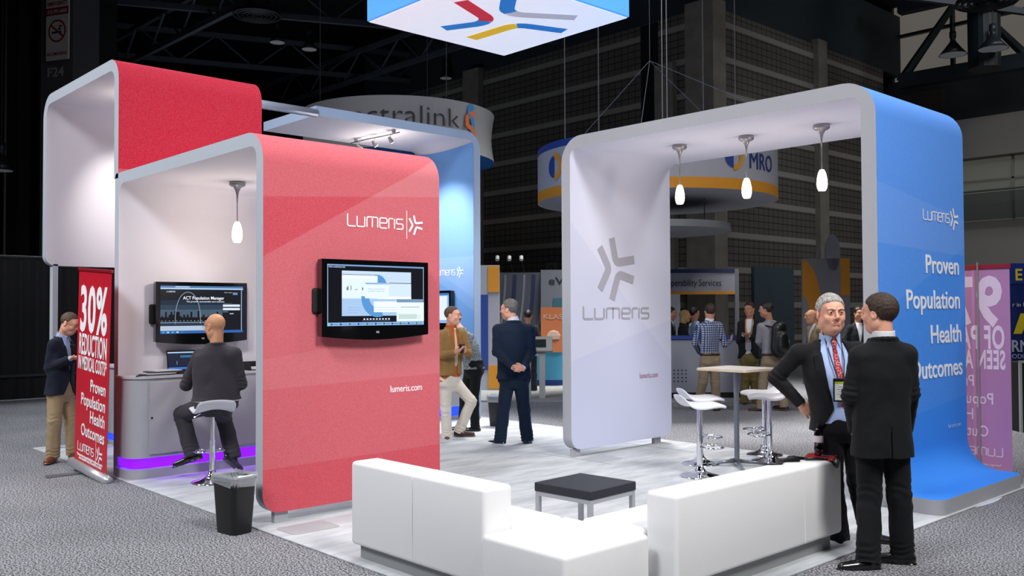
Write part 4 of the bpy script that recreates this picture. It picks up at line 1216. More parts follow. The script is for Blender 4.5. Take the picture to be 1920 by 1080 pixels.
# --- screens
def emi(name, col, s=1.0): return mat(name, '0A0B0D', rough=.3, emit=col, estr=s*1.2)
M_bezel = mat('glossy_black_bezel', '0A0B0D', rough=.12, coat=.5)
def screen(label, c, W, H, rects, texts, chin=.035, mt=None, tilt=0.0, U=UY, lg=True):
    """TV whose front faces +x when U is +y. rects: (u0,u1,v0,v1,layer,colour,strength) in 0..1 screen coordinates, v up"""
    t = thing('television', label, 'television', c, math.atan2(U[1], U[0])-PI/2)
    # local: x = out of the wall, y = right, z = up
    bm = BM(); h = H/2; w = W/2
    prof = [(-w, -h), (w, -h)]
    pts = [(w, h), (-w, h), (-w, -h)] + [(-w+W*k/10, -h-chin*math.sin(PI*k/10)) for k in range(1, 10)] + [(w, -h)]
    fr = [bm.verts.new((.035, p[0], p[1])) for p in pts]; bk = [bm.verts.new((-.045, p[0]*.985, p[1]*.985)) for p in pts]
    bm.faces.new(fr); bm.faces.new(bk[::-1])
    for i in range(len(pts)): bm.faces.new((fr[i], bk[i], bk[(i+1) % len(pts)], fr[(i+1) % len(pts)]))
    part('casing', bm, M_bezel, t)
    bm = BM(); bx(bm, -.10, -.045, -.25, .25, -.18, .18, bev=.01); bx(bm, -.075, -.04, -w*1.0-.035, -w*.6, -.13, .08, bev=.02); part('wall_mount', bm, M_black, t)
    sw, sh = W*.905, H*.80; ox, oz = -sw/2, -h+H*.135
    cols = []; bm = BM()
    for (u0, u1, v0, v1, ly, col, st) in rects:
        key = (col, st)
        if key not in cols: cols.append(key)
        x = .0355+.0006*ly
        f = bm.faces.new([bm.verts.new((x, ox+sw*u, oz+sh*v)) for u, v in ((u0, v0), (u1, v0), (u1, v1), (u0, v1))]); f.material_index = cols.index(key)
    pm = [emi('scr_%s_%d' % (c_[0], int(c_[1]*100)), c_[0], c_[1]) for c_ in cols]
    me = bpy.data.meshes.new('display'); bm.to_mesh(me); bm.free(); link_mesh('display', me, pm, t)
    for (s_, sz, u, v, wd, col, b_) in texts:
        text(s_, sz, (.0355+.004, ox+sw*u, oz+sh*v), (0, 1, 0), (0, 0, 1), emi('scrt_'+col, col, 1.0), t, width=wd*sw if wd else None, bold=b_, name='screen_text', depth=.0002)
    if lg: text('LG', .024, (.0365, -.012, -h+.022), (0, 1, 0), (0, 0, 1), mat('badge_silver', 'C8CACC', rough=.3), t, name='badge', bold=.02)
    return t, ox, oz, sw, sh
W_ = 'C9DDF6'
r1 = [(0, 1, 0, 1, 0, '061224', .25), (0, 1, .975, 1, 1, '7FA8DC', .8), (0, 1, 0, .055, 1, '8DB8EA', .9), (0, .005, 0, 1, 2, 'BBD6F4', 1), (.995, 1, .0, 1, 2, 'BBD6F4', 1),
      (.14, .86, .16, .90, 1, 'C4D9F4', .95), (.14, .86, .16, .44, 2, 'A9C8EE', .9), (.14, .50, .455, .83, 3, 'D9E8FA', 1), (.14, .50, .78, .81, 4, 'E9F2FD', 1), (.50, .86, .46, .70, 3, 'CBDDF5', 1), (.50, .86, .44, .48, 4, 'EDF4FE', 1),
      (.37, .62, .45, .71, 5, 'DCE9FA', 1), (.37, .62, .685, .71, 6, '9DBFE8', .9), (.14, .50, .835, .842, 4, '122036', .3), (.62, .86, .705, .715, 6, '122036', .3),
      (.46, .72, .22, .40, 5, 'E3EEFC', 1), (.46, .72, .258, .262, 6, '93A8C4', .7), (.46, .72, .298, .302, 6, '93A8C4', .7),
      (.70, 1, .06, .44, 7, 'DDEBF4', 1), (.70, 1, .385, .44, 8, '7F9FC0', .8), (.745, .95, .30, .308, 8, 'B0504A', .8), (.72, .92, .10, .19, 8, 'CFE2DC', .9), (.72, .97, .115, .12, 9, '8FB0A8', .8), (.72, .97, .15, .155, 9, '8FB0A8', .8),
      (.185, .193, .58, .63, 5, '1D3E78', .5), (.196, .204, .58, .65, 5, '2E8A64', .5), (.225, .232, .58, .66, 5, '7A9A3C', .5), (.27, .276, .585, .60, 5, '1D3E78', .5), (.285, .293, .585, .605, 5, '2E8A64', .5), (.34, .35, .585, .63, 5, '2E68A8', .5),
      (.34, .63, .075, .085, 3, '56708F', .6)]
for k in range(9): r1.append((.355+k*.032, .372+k*.032, .095, .118, 4, 'D5E4F6', .9))
for k in range(11): r1.append((.03+k*.088, .05+k*.088, .012, .042, 3, '2D67A8' if k % 2 else '3C9A6C', .5)); r1.append((.055+k*.088, .105+k*.088, .022, .03, 3, '4A6C98', .5))
tv1, ox, oz, sw, sh = screen('wide flat screen television on the red panel showing overlapping pale windows', (-6.62, 4.515, 1.81), 1.09, .64, r1,
    [('video conference test', .02, .01, .945, .16, 'C9DDF6', 0), ('Alert Management', .012, .385, .69, .12, '3E5C8C', 0), ('Patient summary loaded', .012, .40, .60, .17, '6E86AA', 0), ('population health view', .012, .40, .565, .17, '6E86AA', 0), ('clinical care gap report', .012, .20, .29, .13, '7E96BA', 0), ('quality and cost', .012, .20, .25, .12, '7E96BA', 0), ('care team', .012, .20, .21, .09, '7E96BA', 0)])
def arcmesh(c, r0, r1_, a0, a1, x, y0, z0, col, st, parent, n=14):
    bm = BM(); P = []
    for k in range(n+1):
        a = math.radians(a0+(a1-a0)*k/n); P.append([bm.verts.new((x, y0+c[0]+r*math.cos(a), z0+c[1]+r*math.sin(a))) for r in (r0, r1_)])
    for A_, B_ in zip(P, P[1:]): bm.faces.new((A_[0], A_[1], B_[1], B_[0]))
    me = bpy.data.meshes.new('screen_arc'); bm.to_mesh(me); bm.free(); link_mesh('screen_arc', me, [emi('scr_arc_'+col, col, st)], parent)
arcmesh((sw*.50, sh*.46), .085, .165, 175, 290, .0355+.0028, ox, oz, '5F9EE0', .8, tv1)
arcmesh((sw*.50, sh*.66), .0, .095, 0, 110, .0355+.0015, ox, oz, '5F9EE0', .8, tv1)
r2 = [(0, 1, 0, 1, 0, '0B1828', .35), (0, 1, .955, 1, 1, '5D94D0', .6), (.17, .34, .965, .995, 2, 'A8CBEA', .8), (0, 1, .93, .957, 1, 'B4D4F4', .9), (0, 1, 0, .055, 1, '2A6FC0', .7), (.975, .985, .05, .92, 2, '9DB8D8', .8),
      (0, .60, .06, .16, 1, 'B9CBE2', .8), (.0, .74, .34, .50, 1, '5A748C', .50), (.0, .74, .50, .60, 1, '3C5874', .42), (.0, .74, .60, .70, 1, '213852', .40), (0, .74, .17, .26, 1, '34485E', .5), (0, .74, .225, .235, 2, 'A9C4DE', .7),
      (.745, .96, .56, .61, 2, 'D6E4F4', .9), (.745, .96, .485, .535, 2, 'D6E4F4', .9), (.74, .97, .06, .85, 1, '0A1420', .3), (.745, .86, .63, .64, 2, '6E86A2', .5), (.745, .81, .445, .46, 2, '8EA2BA', .6), (.83, .88, .40, .42, 2, 'B8C8DA', .8), (.87, .93, .82, .87, 2, '6F9CCC', .7)]
rr_ = random.Random(5)
for k in range(34):
    u = .01+k*.0212; hh = rr_.choice([.05, .06, .08, .09, .11, .2, .14]) if k not in (7, 20) else .22
    r2.append((u, u+.022, .255, .255+hh, 3, '060C14', .15))
    if k % 2 == 0: r2.append((u+.004, u+.012, .262, .275, 4, 'C8DCF0', .7))
for k in range(5): r2.append((.02+k*.055, .045+k*.055, .015, .042, 3, ['4EB0E8', 'C8E0F4', '58C8F0', 'D8E8F8', '3C88D0'][k], .8))
tv2, ox, oz, sw, sh = screen('wide flat screen television over the purple lit counter showing a night skyline', (-9.73, 4.36, 1.70), 1.035, .64, r2,
    [('ACT Population Manager', .050, .26, .715, .50, 'F0F4FA', .004), ('The premier accountable care solution', .026, .30, .655, .46, 'E0E8F2', .0), ('LUMERIS', .02, .07, .865, .10, 'C8D4E4', .01), ('Welcome  Sign in', .014, .76, .86, .10, 'C8D4E4', 0)])
bm = BM(); pa = [(.20+.115*(1-math.cos(PI*k/16))*.95, .22+.67*math.sin(PI*k/16)) for k in range(17)]
bm2 = BM(); ribbon(bm2, [(ox+sw*(.17+.30*(1-math.cos(PI*k/20))/2*1.0), oz+sh*(.20+.67*math.sin(PI*k/20)**.75)) for k in range(21)], .006, .0002); bm.free()
for v in bm2.verts: v.co = Vector((.0355+.0023+v.co.z, v.co.x, v.co.y))
part('screen_arc', bm2, emi('scr_span', '9DB6CE', .7), tv2)
r3 = [(0, 1, 0, 1, 0, '8DB6EA', .9), (.05, .95, .1, .9, 1, 'D4E4F8', 1), (.1, .6, .2, .5, 2, 'B8D0F0', 1), (.0, 1, .93, 1, 2, '3A78C8', .8)]
screen('narrow view of a flat screen television in the blue arch beside the laughing man', (-11.90, 9.26, 1.72), .96, .60, r3, [], U=(1, 0, 0))
# ------------------------------------------------------------------ seating, tables, banners, small things
M_leather = mat('white_leather', 'EDEDEE', rough=.42, bump=.10, bscale=90)
M_plinth = mat('sofa_plinth', '8E9091', rough=.5)
sofa = thing('sofa', 'low white leather corner sofa piece at front left, its back toward the viewer', 'sofa', (0, 0, PZ))
def cushion(bm, x0, x1, y0, y1, z0, z1, b=.03): bx(bm, x0, x1, y0, y1, z0, z1, bev=b)
ST = .66; BTh = .24
def seamed(name, parent, x0, x1, y0, y1, z0, z1, cut=None, ax='x', b=.028):
    bm = BM(); cs = [x0 if ax == 'x' else y0] + (cut or []) + [x1 if ax == 'x' else y1]
    for a, c in zip(cs, cs[1:]):
        if ax == 'x': bx(bm, a, c, y0, y1, z0, z1, bev=b)
        else: bx(bm, x0, x1, a, c, z0, z1, bev=b)
    return part(name, bm, M_leather, parent, auto=math.radians(60))
def cush2(name, parent, x0, x1, y0, y1, z0, z1, seam=None, ax='x'):
    """one upholstered block with a fine piped seam line"""
    bm = BM(); bx(bm, x0, x1, y0, y1, z0, z1, bev=.028); o = part(name, bm, M_leather, parent, auto=math.radians(60))
    for s_ in (seam or []):
        bm = BM(); e = .0015
        if ax == 'x': tube(bm, [(s_, y0-e, z0+.02), (s_, y0-e, z1-.03), (s_, y0+.03, z1+e), (s_, y1-.03, z1+e), (s_, y1+e, z1-.03), (s_, y1+e, z0+.02)], .003, 6)
        else: tube(bm, [(x1+e, s_, z0+.02), (x1+e, s_, z1-.03), (x1-.03, s_, z1+e), (x0+.03, s_, z1+e), (x0-e, s_, z1-.03), (x0-e, s_, z0+.02)], .003, 6)
        part('seam', bm, mat('leather_seam', 'E2E2E3', rough=.45), o)
    return o
cush2('backrest', sofa, -5.43, -4.035, 3.50, 3.73, .095, ST, [-4.72])
cush2('seat', sofa, -5.40, -4.04, 3.735, 4.16, .095, .405)
cush2('corner_seat', sofa, -4.03, -3.36, 3.47, 4.17, .06, .405)
bm = BM(); bx(bm, -5.38, -4.06, 3.55, 4.16, 0, .095); bx(bm, -4.0, -3.42, 3.55, 4.10, 0, .06); part('plinth', bm, M_plinth, sofa)
for q in ((-3.45, 3.56), (-3.95, 3.56), (-3.45, 4.08)):
    bm = BM(); cyl(bm, (q[0], q[1], 0), (q[0], q[1], .06), .022, n=12); part('leg', bm, M_black, sofa)
sofa2 = thing('sofa', 'long white leather sofa at front right with a bottle and black bag on its back', 'sofa', (0, 0, PZ))
cush2('backrest', sofa2, -3.47, -3.24, 4.26, 6.17, .105, .63, [5.66], 'y')
cush2('seat', sofa2, -3.92, -3.475, 4.19, 6.15, .105, .405, [5.2], 'y')
bm = BM(); bx(bm, -3.88, -3.30, 4.26, 6.10, 0, .105); part('plinth', bm, M_plinth, sofa2)
for q in ((-3.28, 4.30), (-3.85, 4.24)):
    bm = BM(); cyl(bm, (q[0], q[1], 0), (q[0], q[1], .10), .022, n=12); part('leg', bm, M_black, sofa2)

# low table
ot = thing('low_table', 'low square table with a black padded top and silver legs between the sofas', 'table', (-4.63, 5.0, PZ), .06)
w = .265; zt = .43
bm = BM(); bx(bm, -w, w, -w, w, zt-.065, zt, bev=.008); part('tabletop', bm, mat('black_vinyl_top', '23272F', rough=.55, noise=.25, nscale=160, bump=.2), ot)
bm = BM(); 
for sx in (-1, 1):
    bx(bm, -w+.005, w-.005, sx*(w-.02)-.012, sx*(w-.02)+.012, zt-.095, zt-.065); bx(bm, sx*(w-.02)-.012, sx*(w-.02)+.012, -w+.03, w-.03, zt-.095, zt-.065)
part('apron', bm, mat('silver_paint', 'B4B8BE', rough=.35, metal=.3), ot)
for sx in (-1, 1):
    for sy in (-1, 1):
        bm = BM(); bx(bm, sx*(w-.022)-.016, sx*(w-.022)+.016, sy*(w-.022)-.016, sy*(w-.022)+.016, 0, zt-.095); part('leg', bm, mat('silver_paint', 'B4B8BE'), ot)

# bar table
def bar_table(x, y, rz, label, s=.62):
    t = thing('bar_table', label, 'table', (x, y, PZ), rz, 'bar tables')
    bm = BM(); prism(bm, rrect(s, s, .04), 1.03, 1.052); part('tabletop', bm, mat('maple_top', 'CDBBA4', rough=.4, noise=.05, nscale=20), t)
    bm = BM(); prism(bm, rrect(s-.01, s-.01, .04), 1.0525, 1.056); part('tabletop_surface', bm, mat('table_laminate', 'D9D4CF', rough=.35), t)
    bm = BM(); cyl(bm, (0, 0, .05), (0, 0, 1.03), .028, n=20); part('column', bm, mat('table_steel', '80868E', rough=.3, metal=.7), t, auto=.6)
    for k in range(4):
        a = k*PI/2+PI/4; d = Vector((math.cos(a), math.sin(a), 0)); bm = BM()
        tube(bm, [d*.02+Vector((0, 0, .055)), d*.16+Vector((0, 0, .04)), d*.34+Vector((0, 0, .015))], [.022, .018, .013], 8); part('leg', bm, mat('table_steel', '80868E'), t, smooth=True)
    bm = BM(); bx(bm, -.18, .18, -.18, .18, 1.015, 1.03); part('top_plate', bm, mat('table_steel', '80868E'), t)
    return t
bar_table(-5.70, 8.56, 0.0, 'square wooden topped bar table under the portal arch with stools around it')
bar_table(-8.90, 5.08, 0.0, 'square wooden topped bar table mostly hidden behind the red panel')
# bar stools
M_shell = mat('white_stool_shell', 'E2E4EA', rough=.3)
def stool_mesh(parent_label, x, y, rz, zs=.74):
    t = thing('bar_stool', parent_label, 'stool', (x, y, PZ), rz, 'white bar stools')
    # seat: curved shell, x front-back, y width
    prof = [(-.225, .085), (-.205, .070), (-.17, .035), (-.12, .008), (-.05, -.002), (.03, .0), (.10, .006), (.16, .002), (.21, -.018), (.235, -.035)]
    bm = BM(); U = []; D = []
    for i, (px, pz) in enumerate(prof):
        tt = i/(len(prof)-1); hw = .19+.01*math.sin(PI*tt)-(.03 if i in (0, len(prof)-1) else 0)
        ru, rd = [], []
        for j in range(9):
            v = -1+2*j/8; zc = pz-.034*abs(v)**2.5*math.sin(PI*min(1, .15+tt*.9))
            ru.append(bm.verts.new((px, v*hw, zs+zc+.012))); rd.append(bm.verts.new((px*.97, v*hw*.96, zs+zc-.016-.012*math.sin(PI*tt))))
        U.append(ru); D.append(rd)
    n = len(prof)
    for G, fl in ((U, 1), (D, 0)):
        for i in range(n-1):
            for j in range(8): 
                q = (G[i][j], G[i+1][j], G[i+1][j+1], G[i][j+1]); bm.faces.new(q if fl else q[::-1])
    for i in range(n-1):
        for j in (0, 8): bm.faces.new((U[i][j], U[i+1][j], D[i+1][j], D[i][j]))
    for i in (0, n-1):
        for j in range(8): bm.faces.new((U[i][j], U[i][j+1], D[i][j+1], D[i][j]))
    o = part('seat', bm, M_shell, t, smooth=True)
    md = o.modifiers.new('sub', 'SUBSURF'); md.levels = 1; md.render_levels = 2
    bm = BM(); lathe(bm, [(0, 0), (.205, 0), (.207, .008), (.19, .016), (.12, .030), (.07, .052), (.042, .085), (.032, .12), (0, .12)], 36); part('base', bm, M_chrome, t, smooth=True)
    bm = BM(); cyl(bm, (0, 0, .10), (0, 0, .42), .030, n=24); part('lower_column', bm, M_chrome, t, auto=.6)
    bm = BM(); cyl(bm, (0, 0, .42), (0, 0, zs-.012), .024, n=24); part('upper_column', bm, M_chrome, t, auto=.6)
    bm = BM(); P = [(.0, -.03, .30), (.06, -.13, .295), (.15, -.15, .295), (.22, -.08, .295), (.235, 0, .295), (.22, .08, .295), (.15, .15, .295), (.06, .13, .295), (.0, .03, .30)]
    tube(bm, P, .010, 8); tube(bm, [(.0, 0, .33), (.08, -.05, .31), (.16, 0, .30), (.08, .05, .31), (0, 0, .33)], .007, 6)
    part('footrest', bm, M_chrome, t, smooth=True)
    bm = BM(); tube(bm, [(0, 0, zs-.03), (.06, .10, zs-.06), (.07, .16, zs-.10)], .006, 6); part('height_lever', bm, M_chrome, t)
    return t
AZ = math.atan2(.7345, .6786)      # direction of 'right in the photo' on the floor
stool_mesh('near left white bar stool at the portal table, its seat curving up to the left', -5.60, 7.75, AZ+.15)
stool_mesh('white bar stool standing just behind the near left one, seat mostly hidden', -6.04, 8.37, AZ+.12)
stool_mesh('white bar stool right of the portal table, behind the elbow of the red tied man', -5.60, 9.05, AZ+PI-.2)
stool_mesh('white bar stool behind the one at the elbow of the red tied man', -5.90, 9.42, AZ+PI+.1)
stool_mesh('white bar stool under the seated bald man at the counter', -8.76, 4.04, PI*.93, .74)
stool_mesh('empty white bar stool cut off by the edge of the red panel', -8.35, 4.55, AZ+.25, .74)

# waste bins
M_bin = mat('black_plastic_bin', '101113', rough=.4, bump=.1)
M_liner = mat('clear_liner', 'D2D6DC', rough=.12, spec=1.0, alpha=.42, metal=.2)
def bin_(label, x, y, rz, h=.43, w=.30, d=.22):
    t = thing('waste_bin', label, 'waste bin', (x, y, 0.0), rz, None)
    bm = BM(); R_ = []
    for z, k in ((0, .78), (.01, .80), (h-.02, .98), (h-.02, 1.03), (h, 1.03), (h, .96), (.03, .76)):
        R_.append([bm.verts.new((p[0]*k, p[1]*k, z)) for p in rrect(w, d, .04, 4)])
    for A_, B_ in zip(R_, R_[1:]):
        for i in range(len(A_)): bm.faces.new((A_[i], A_[(i+1) % len(A_)], B_[(i+1) % len(A_)], B_[i]))
    bm.faces.new(R_[0][::-1]); bm.faces.new(R_[-1]); part('bin_body', bm, M_bin, t, auto=.5)
    bm = BM(); R_ = []; rd = random.Random(int(abs(x)*100))
    base = rrect(w, d, .04, 6)
    base = rrect(w, d, .04, 14); N_ = len(base)
    for j, (z, k, am) in enumerate(((h-.055, 1.05, .03), (h-.03, 1.085, .05), (h+.006, 1.07, .05), (h+.022, 1.02, .07), (h+.016, .97, .07), (h-.02, .90, .12), (h-.07, .84, .2), (h-.15, .62, .3))):
        R_.append([bm.verts.new((p[0]*(k+am*(rd.random()-.5)), p[1]*(k+am*(rd.random()-.5)), z+.035*(rd.random()-.5)*(1 if j else 1.4))) for p in base])
    for A_, B_ in zip(R_, R_[1:]):
        for i in range(len(A_)): bm.faces.new((A_[i], A_[(i+1) % len(A_)], B_[(i+1) % len(A_)], B_[i]))
    part('bin_liner', bm, M_liner, t)
    return t
bin_('black waste bin with a clear liner at the near corner of the red panel', -6.72, 3.28, .15)
bin_('black waste bin with a clear liner behind the man in the tan jacket', -10.05, 9.02, .3).location.z = PZ

# banner stands
M_ban = mat('banner_red', 'C3162C', rough=.45, noise=.05, nscale=5)
bn = thing('banner_stand', 'red roll up banner reading 30% REDUCTION IN MEDICAL COSTS at the left', 'banner', (0, 0, 0))
def bline(x0, x1, y, z0, z1): return
bx0, bx1, by = -10.45, -9.56, 3.22
bm = BM(); P = []
zt_ = 2.13
for k in range(13):
    z = .10+(zt_-.10)*k/12; P.append([bm.verts.new((x, by+(.0 if s_ else .003), z)) for x in (bx0, bx1) for s_ in (0, 1)])
for A_, B_ in zip(P, P[1:]):
    bm.faces.new((A_[1], A_[3], B_[3], B_[1])); bm.faces.new((A_[0], B_[0], B_[2], A_[2]))
part('banner_sheet', bm, M_ban, bn)
bm = BM(); bx(bm, bx0-.01, bx1+.01, by-.012, by+.014, zt_-.01, zt_+.02, bev=.004); part('top_rail', bm, mat('rail_red', '8E1020', rough=.4), bn)
bm = BM(); tube(bm, [(bx0-.06, by, .055), (bx1+.05, by, .055)], .052, 16); part('base_cassette', bm, mat('satin_aluminium', 'B9BCC0', rough=.35, metal=.5), bn, smooth=True)
for x in (bx0+.25,):
    bm = BM(); bx(bm, x-.02, x+.02, by-.36, by, 0, .012); part('stabiliser', bm, M_alu, bn)
bm = BM(); bx(bm, bx1-.25, bx1-.21, by-.05, by+.25, 0, .012); part('stabiliser', bm, M_alu, bn)
bm = BM(); cyl(bm, ((bx0+bx1)/2, by+.03, .05), ((bx0+bx1)/2, by+.02, 2.14), .008, n=8); part('support_pole', bm, M_alu, bn)
fy = by-.004
def btext(s_, x0, x1, z, size, bold=0.0, m=M_wtext, nm='lettering'):
    text(s_, size, (x0, fy, z), (1, 0, 0), (0, 0, 1), m, bn, width=x1-x0, bold=bold, name=nm, depth=.001, spacing=1.0+3.0*bold)
btext('30%', -10.37, -9.64, 1.50, .66, .026)
btext('REDUCTION', -10.38, -9.63, 1.245, .31, .015)
btext('IN MEDICAL COSTS*', -10.39, -9.62, 1.085, .20, .012)
for s_, x0, z in (('Proven', -10.03, .88), ('Population', -10.28, .715), ('Health', -10.02, .555), ('Outcomes', -10.26, .395)):
    btext(s_, x0, -9.63, z, .18, .010)
logo_on(bn, (-10.34, fy, .225), UX, UZ, .078, .44, .17, .60, M_wtext)
text('*Average savings among participating plan members and patients', .04, (-10.36, fy, .165), (1, 0, 0), (0, 0, 1), M_wtext, bn, width=.70, name='footnote', bold=.01)
text('source: population study of accountable care results', .04, (-10.30, fy, .135), (1, 0, 0), (0, 0, 1), M_wtext, bn, width=.62, name='footnote', bold=.01)

bn.matrix_world = Matrix.Translation((-10.02, 3.29, 0)) @ Matrix.Rotation(.062, 4, 'Y') @ Matrix.Diagonal((1.09, 1, 1, 1)) @ Matrix.Translation((10.005, -3.22, 0))
b9 = thing('banner_stand', 'pink backed roll up banner at far right, its large 97% lettering seen mirrored from behind', 'banner', (0, 0, 0))
M_pink = mat('banner_back_pink', 'B27CA6', rough=.55, emit='B06A92', estr=.0, noise=.08, nscale=1.2)
x0, x1, yb = -4.36, -3.33, 9.72
bm = BM(); bx(bm, x0, x1, yb-.0015, yb+.0015, .07, 2.10); part('banner_sheet', bm, M_pink, b9)
bm = BM(); bx(bm, x0-.01, x1+.012, yb-.014, yb+.014, 2.09, 2.135, bev=.004); part('top_rail', bm, mat('rail_red', '8E1020'), b9)
bm = BM(); bx(bm, x0-.02, x1+.03, yb-.06, yb+.08, 0, .07, bev=.012); part('base_cassette', bm, mat('satin_aluminium', 'B9BCC0'), b9)
bm = BM(); cyl(bm, (-3.62, yb-.03, .06), (-3.62, yb-.025, 2.16), .009, n=8); part('support_pole', bm, mat('dull_pole', '8A8E8E', rough=.4, metal=.4), b9)
M_ghost = mat('ghost_lettering', 'DFC8DA', rough=.6)
def gtext(s_, xr, xl, z, size, bold=0.0):
    # mirrored: written toward -x as seen from the front side
    text(s_, size, (xr, yb-.0035, z), (-1, 0, 0), (0, 0, 1), M_ghost, b9, width=xr-xl, bold=bold, name='lettering', depth=.0008, spacing=1.0+3.0*bold)
gtext('97%', -3.40, -4.28, 1.545, .66, .035); gtext('OF PATIENTS', -3.385, -4.30, 1.30, .32, .03); gtext('SEEN ANNUALLY', -3.38, -4.31, 1.10, .26, .03)
for s_, xl, z, w_ in (('Proven', -3.68, .92, .34), ('Population', -3.50, .745, .56), ('Health', -3.69, .585, .33), ('Outcomes', -3.55, .42, .52)): gtext(s_, xl, xl-w_, z, .16, .006)
bm = BM(); logo_word(bm, .075, 0, 0, width=.45); decal(bm, (-3.42, yb-.0035, .235), (-1, 0, 0), UZ, M_ghost, b9, 'logo_lettering')
text('*Average savings among participating plan members', .035, (-3.42, yb-.0035, .135), (-1, 0, 0), (0, 0, 1), M_ghost, b9, width=.66, name='footnote')

# counter things
cz = 1.045
lp = thing('laptop', 'black laptop showing a blue page on the counter by the seated man', 'laptop', (-9.60, 4.13, cz), -.12)
bm = BM(); bx(bm, -.10, .12, -.16, .18, 0, .018, bev=.004); part('keyboard_base', bm, M_black, lp)
bm = BM(); Rl = Matrix.Rotation(math.radians(-14), 3, 'Y'); box(bm, Rl@Vector((-.0, .01, .13))+Vector((-.10, 0, 0)), (.010, .34, .235), Rl, bev=.003); lid = part('screen_lid', bm, M_bezel, lp)
bm = BM(); rl_ = [(-.15, .17, .02, .235, '0C2040', .5, 0), (-.15, .17, .215, .228, 'A8CCF0', .9, 1), (-.02, .14, .165, .19, '3C7CA8', .6, 1), (-.15, .17, .04, .06, '3A78E0', .8, 1), (-.06, -.055, .09, .13, '8FC0E8', .7, 1)]
mts = []
for a, b, c, d_, col, st, ly in rl_:
    m_ = emi('lap_'+col, col, st); mts.append(m_)
    f = bm.faces.new([bm.verts.new(Rl@Vector((.0062+ly*.0006, u, v+.0))+Vector((-.10, 0, 0))) for u, v in ((a, c), (b, c), (b, d_), (a, d_))]); f.material_index = len(mts)-1
me = bpy.data.meshes.new('display'); bm.to_mesh(me); bm.free(); link_mesh('display', me, mts, lp)
pm = mat('printed_paper', 'C9CBD2', rough=.6); pm2 = mat('dark_cover', '3A3B44', rough=.5)
spots = [(-9.56, 3.80, 0, 0, 'lowest dark backed brochure in the pile on the counter left of the laptop', 1), (-9.58, 3.82, .012, .1, 'pale brochure lying second in the pile left of the laptop', 0), (-9.60, 3.86, .024, -.1, 'dark brochure third in the pile left of the laptop', 1), (-9.62, 3.90, .036, .15, 'white sheet on top of the pile left of the laptop', 0)]
for x, y, z, a, lb, dk in spots:
    bm = BM(); bx(bm, -.11, .11, -.15, .15, 0, .010, bev=.002); o = tag(part('brochure', bm, pm2 if dk else pm), lb, 'brochure', 'brochures on the counter'); o.location = (x, y, cz+z); o.rotation_euler = (0, 0, a)
for k, (x, y) in enumerate(((-9.47, 3.60), (-9.50, 3.68))):
    bm = BM(); tube(bm, [(0, -.06, .006), (0, .06, .006)], .006, 8); o = tag(part('pen', bm, M_black), ['black pen nearest the rounded corner of the counter', 'black pen second from the rounded corner of the counter'][k], 'pen', 'pens on the counter'); o.location = (x, y, cz); o.rotation_euler = (0, 0, .4*k+.5)
tr = thing('letter_tray', 'black wire letter tray on the counter at the edge of the red panel', 'tray', (-9.62, 4.98, cz))
bm = BM(); bx(bm, -.12, .12, -.16, .16, 0, .008); bx(bm, -.12, .12, -.16, -.152, 0, .09); bx(bm, -.12, .12, .152, .16, 0, .09); bx(bm, -.12, -.112, -.16, .16, 0, .09); part('tray', bm, M_black, tr)
bm = BM(); bx(bm, -.10, .11, -.14, .14, .010, .03); part('paper_stack', bm, pm, tr)

# things on the right sofa back
sz = PZ+.63
bt = thing('soda_bottle', 'small dark cola bottle with a pale label on the sofa back', 'bottle', (-3.38, 6.10, sz+.012))
bm = BM(); lathe(bm, [(0, .0), (.028, .0), (.033, .008), (.033, .055), (.029, .075), (.032, .10), (.0335, .13), (.030, .16), (.018, .19), (.012, .205), (.0125, .22), (0, .22)], 24); part('bottle_body', bm, mat('cola_plastic', '0D0808', rough=.08, spec=.8, coat=.6), bt, smooth=True)
bm = BM(); lathe(bm, [(.0336, .095), (.0345, .10), (.0348, .125), (.0340, .142)], 24); part('label', bm, mat('bottle_label', 'D0CED4', rough=.4), bt, smooth=True)  # real label, its colour lightened to give the dark bottle highlights
bm = BM(); cyl(bm, (0, 0, .205), (0, 0, .228), .0145, n=16); part('cap', bm, M_black, bt)
bm = BM(); bx(bm, -.10, .10, -.12, .12, 0, .010, bev=.003); fo = tag(part('folder', bm, mat('red_cover', 'C31420', rough=.4)), 'thin bright red folder under the cola bottle on the sofa back', 'folder'); fo.location = (-3.36, 6.09, sz); fo.rotation_euler = (0, 0, .35)
bg = thing('strap_bag', 'flat black bag and loose strap lying along the sofa back', 'bag', (-3.40, 5.74, sz))
M_bag = mat('black_nylon', '0E0F11', rough=.35, bump=.4, bscale=60)
bm = BM(); tube(bm, [(-.02, -.32, .008), (.0, -.2, .014), (-.03, -.05, .012), (.0, .10, .016), (-.03, .22, .014), (.02, .34, .010)], [.006, .012, .020, .026, .024, .008], 8); bmesh.ops.scale(bm, vec=(1.9, .62, .7), verts=bm.verts); part('bag_body', bm, M_bag, bg, smooth=True)
bm = BM(); tube(bm, [(.03, .15, .012), (.09, .22, .012), (.150, .28, .006), (.166, .31, -.03), (.168, .34, -.05), (.160, .38, -.01), (.12, .38, .012), (.05, .34, .014)], .011, 6); part('strap', bm, M_bag, bg, smooth=True)
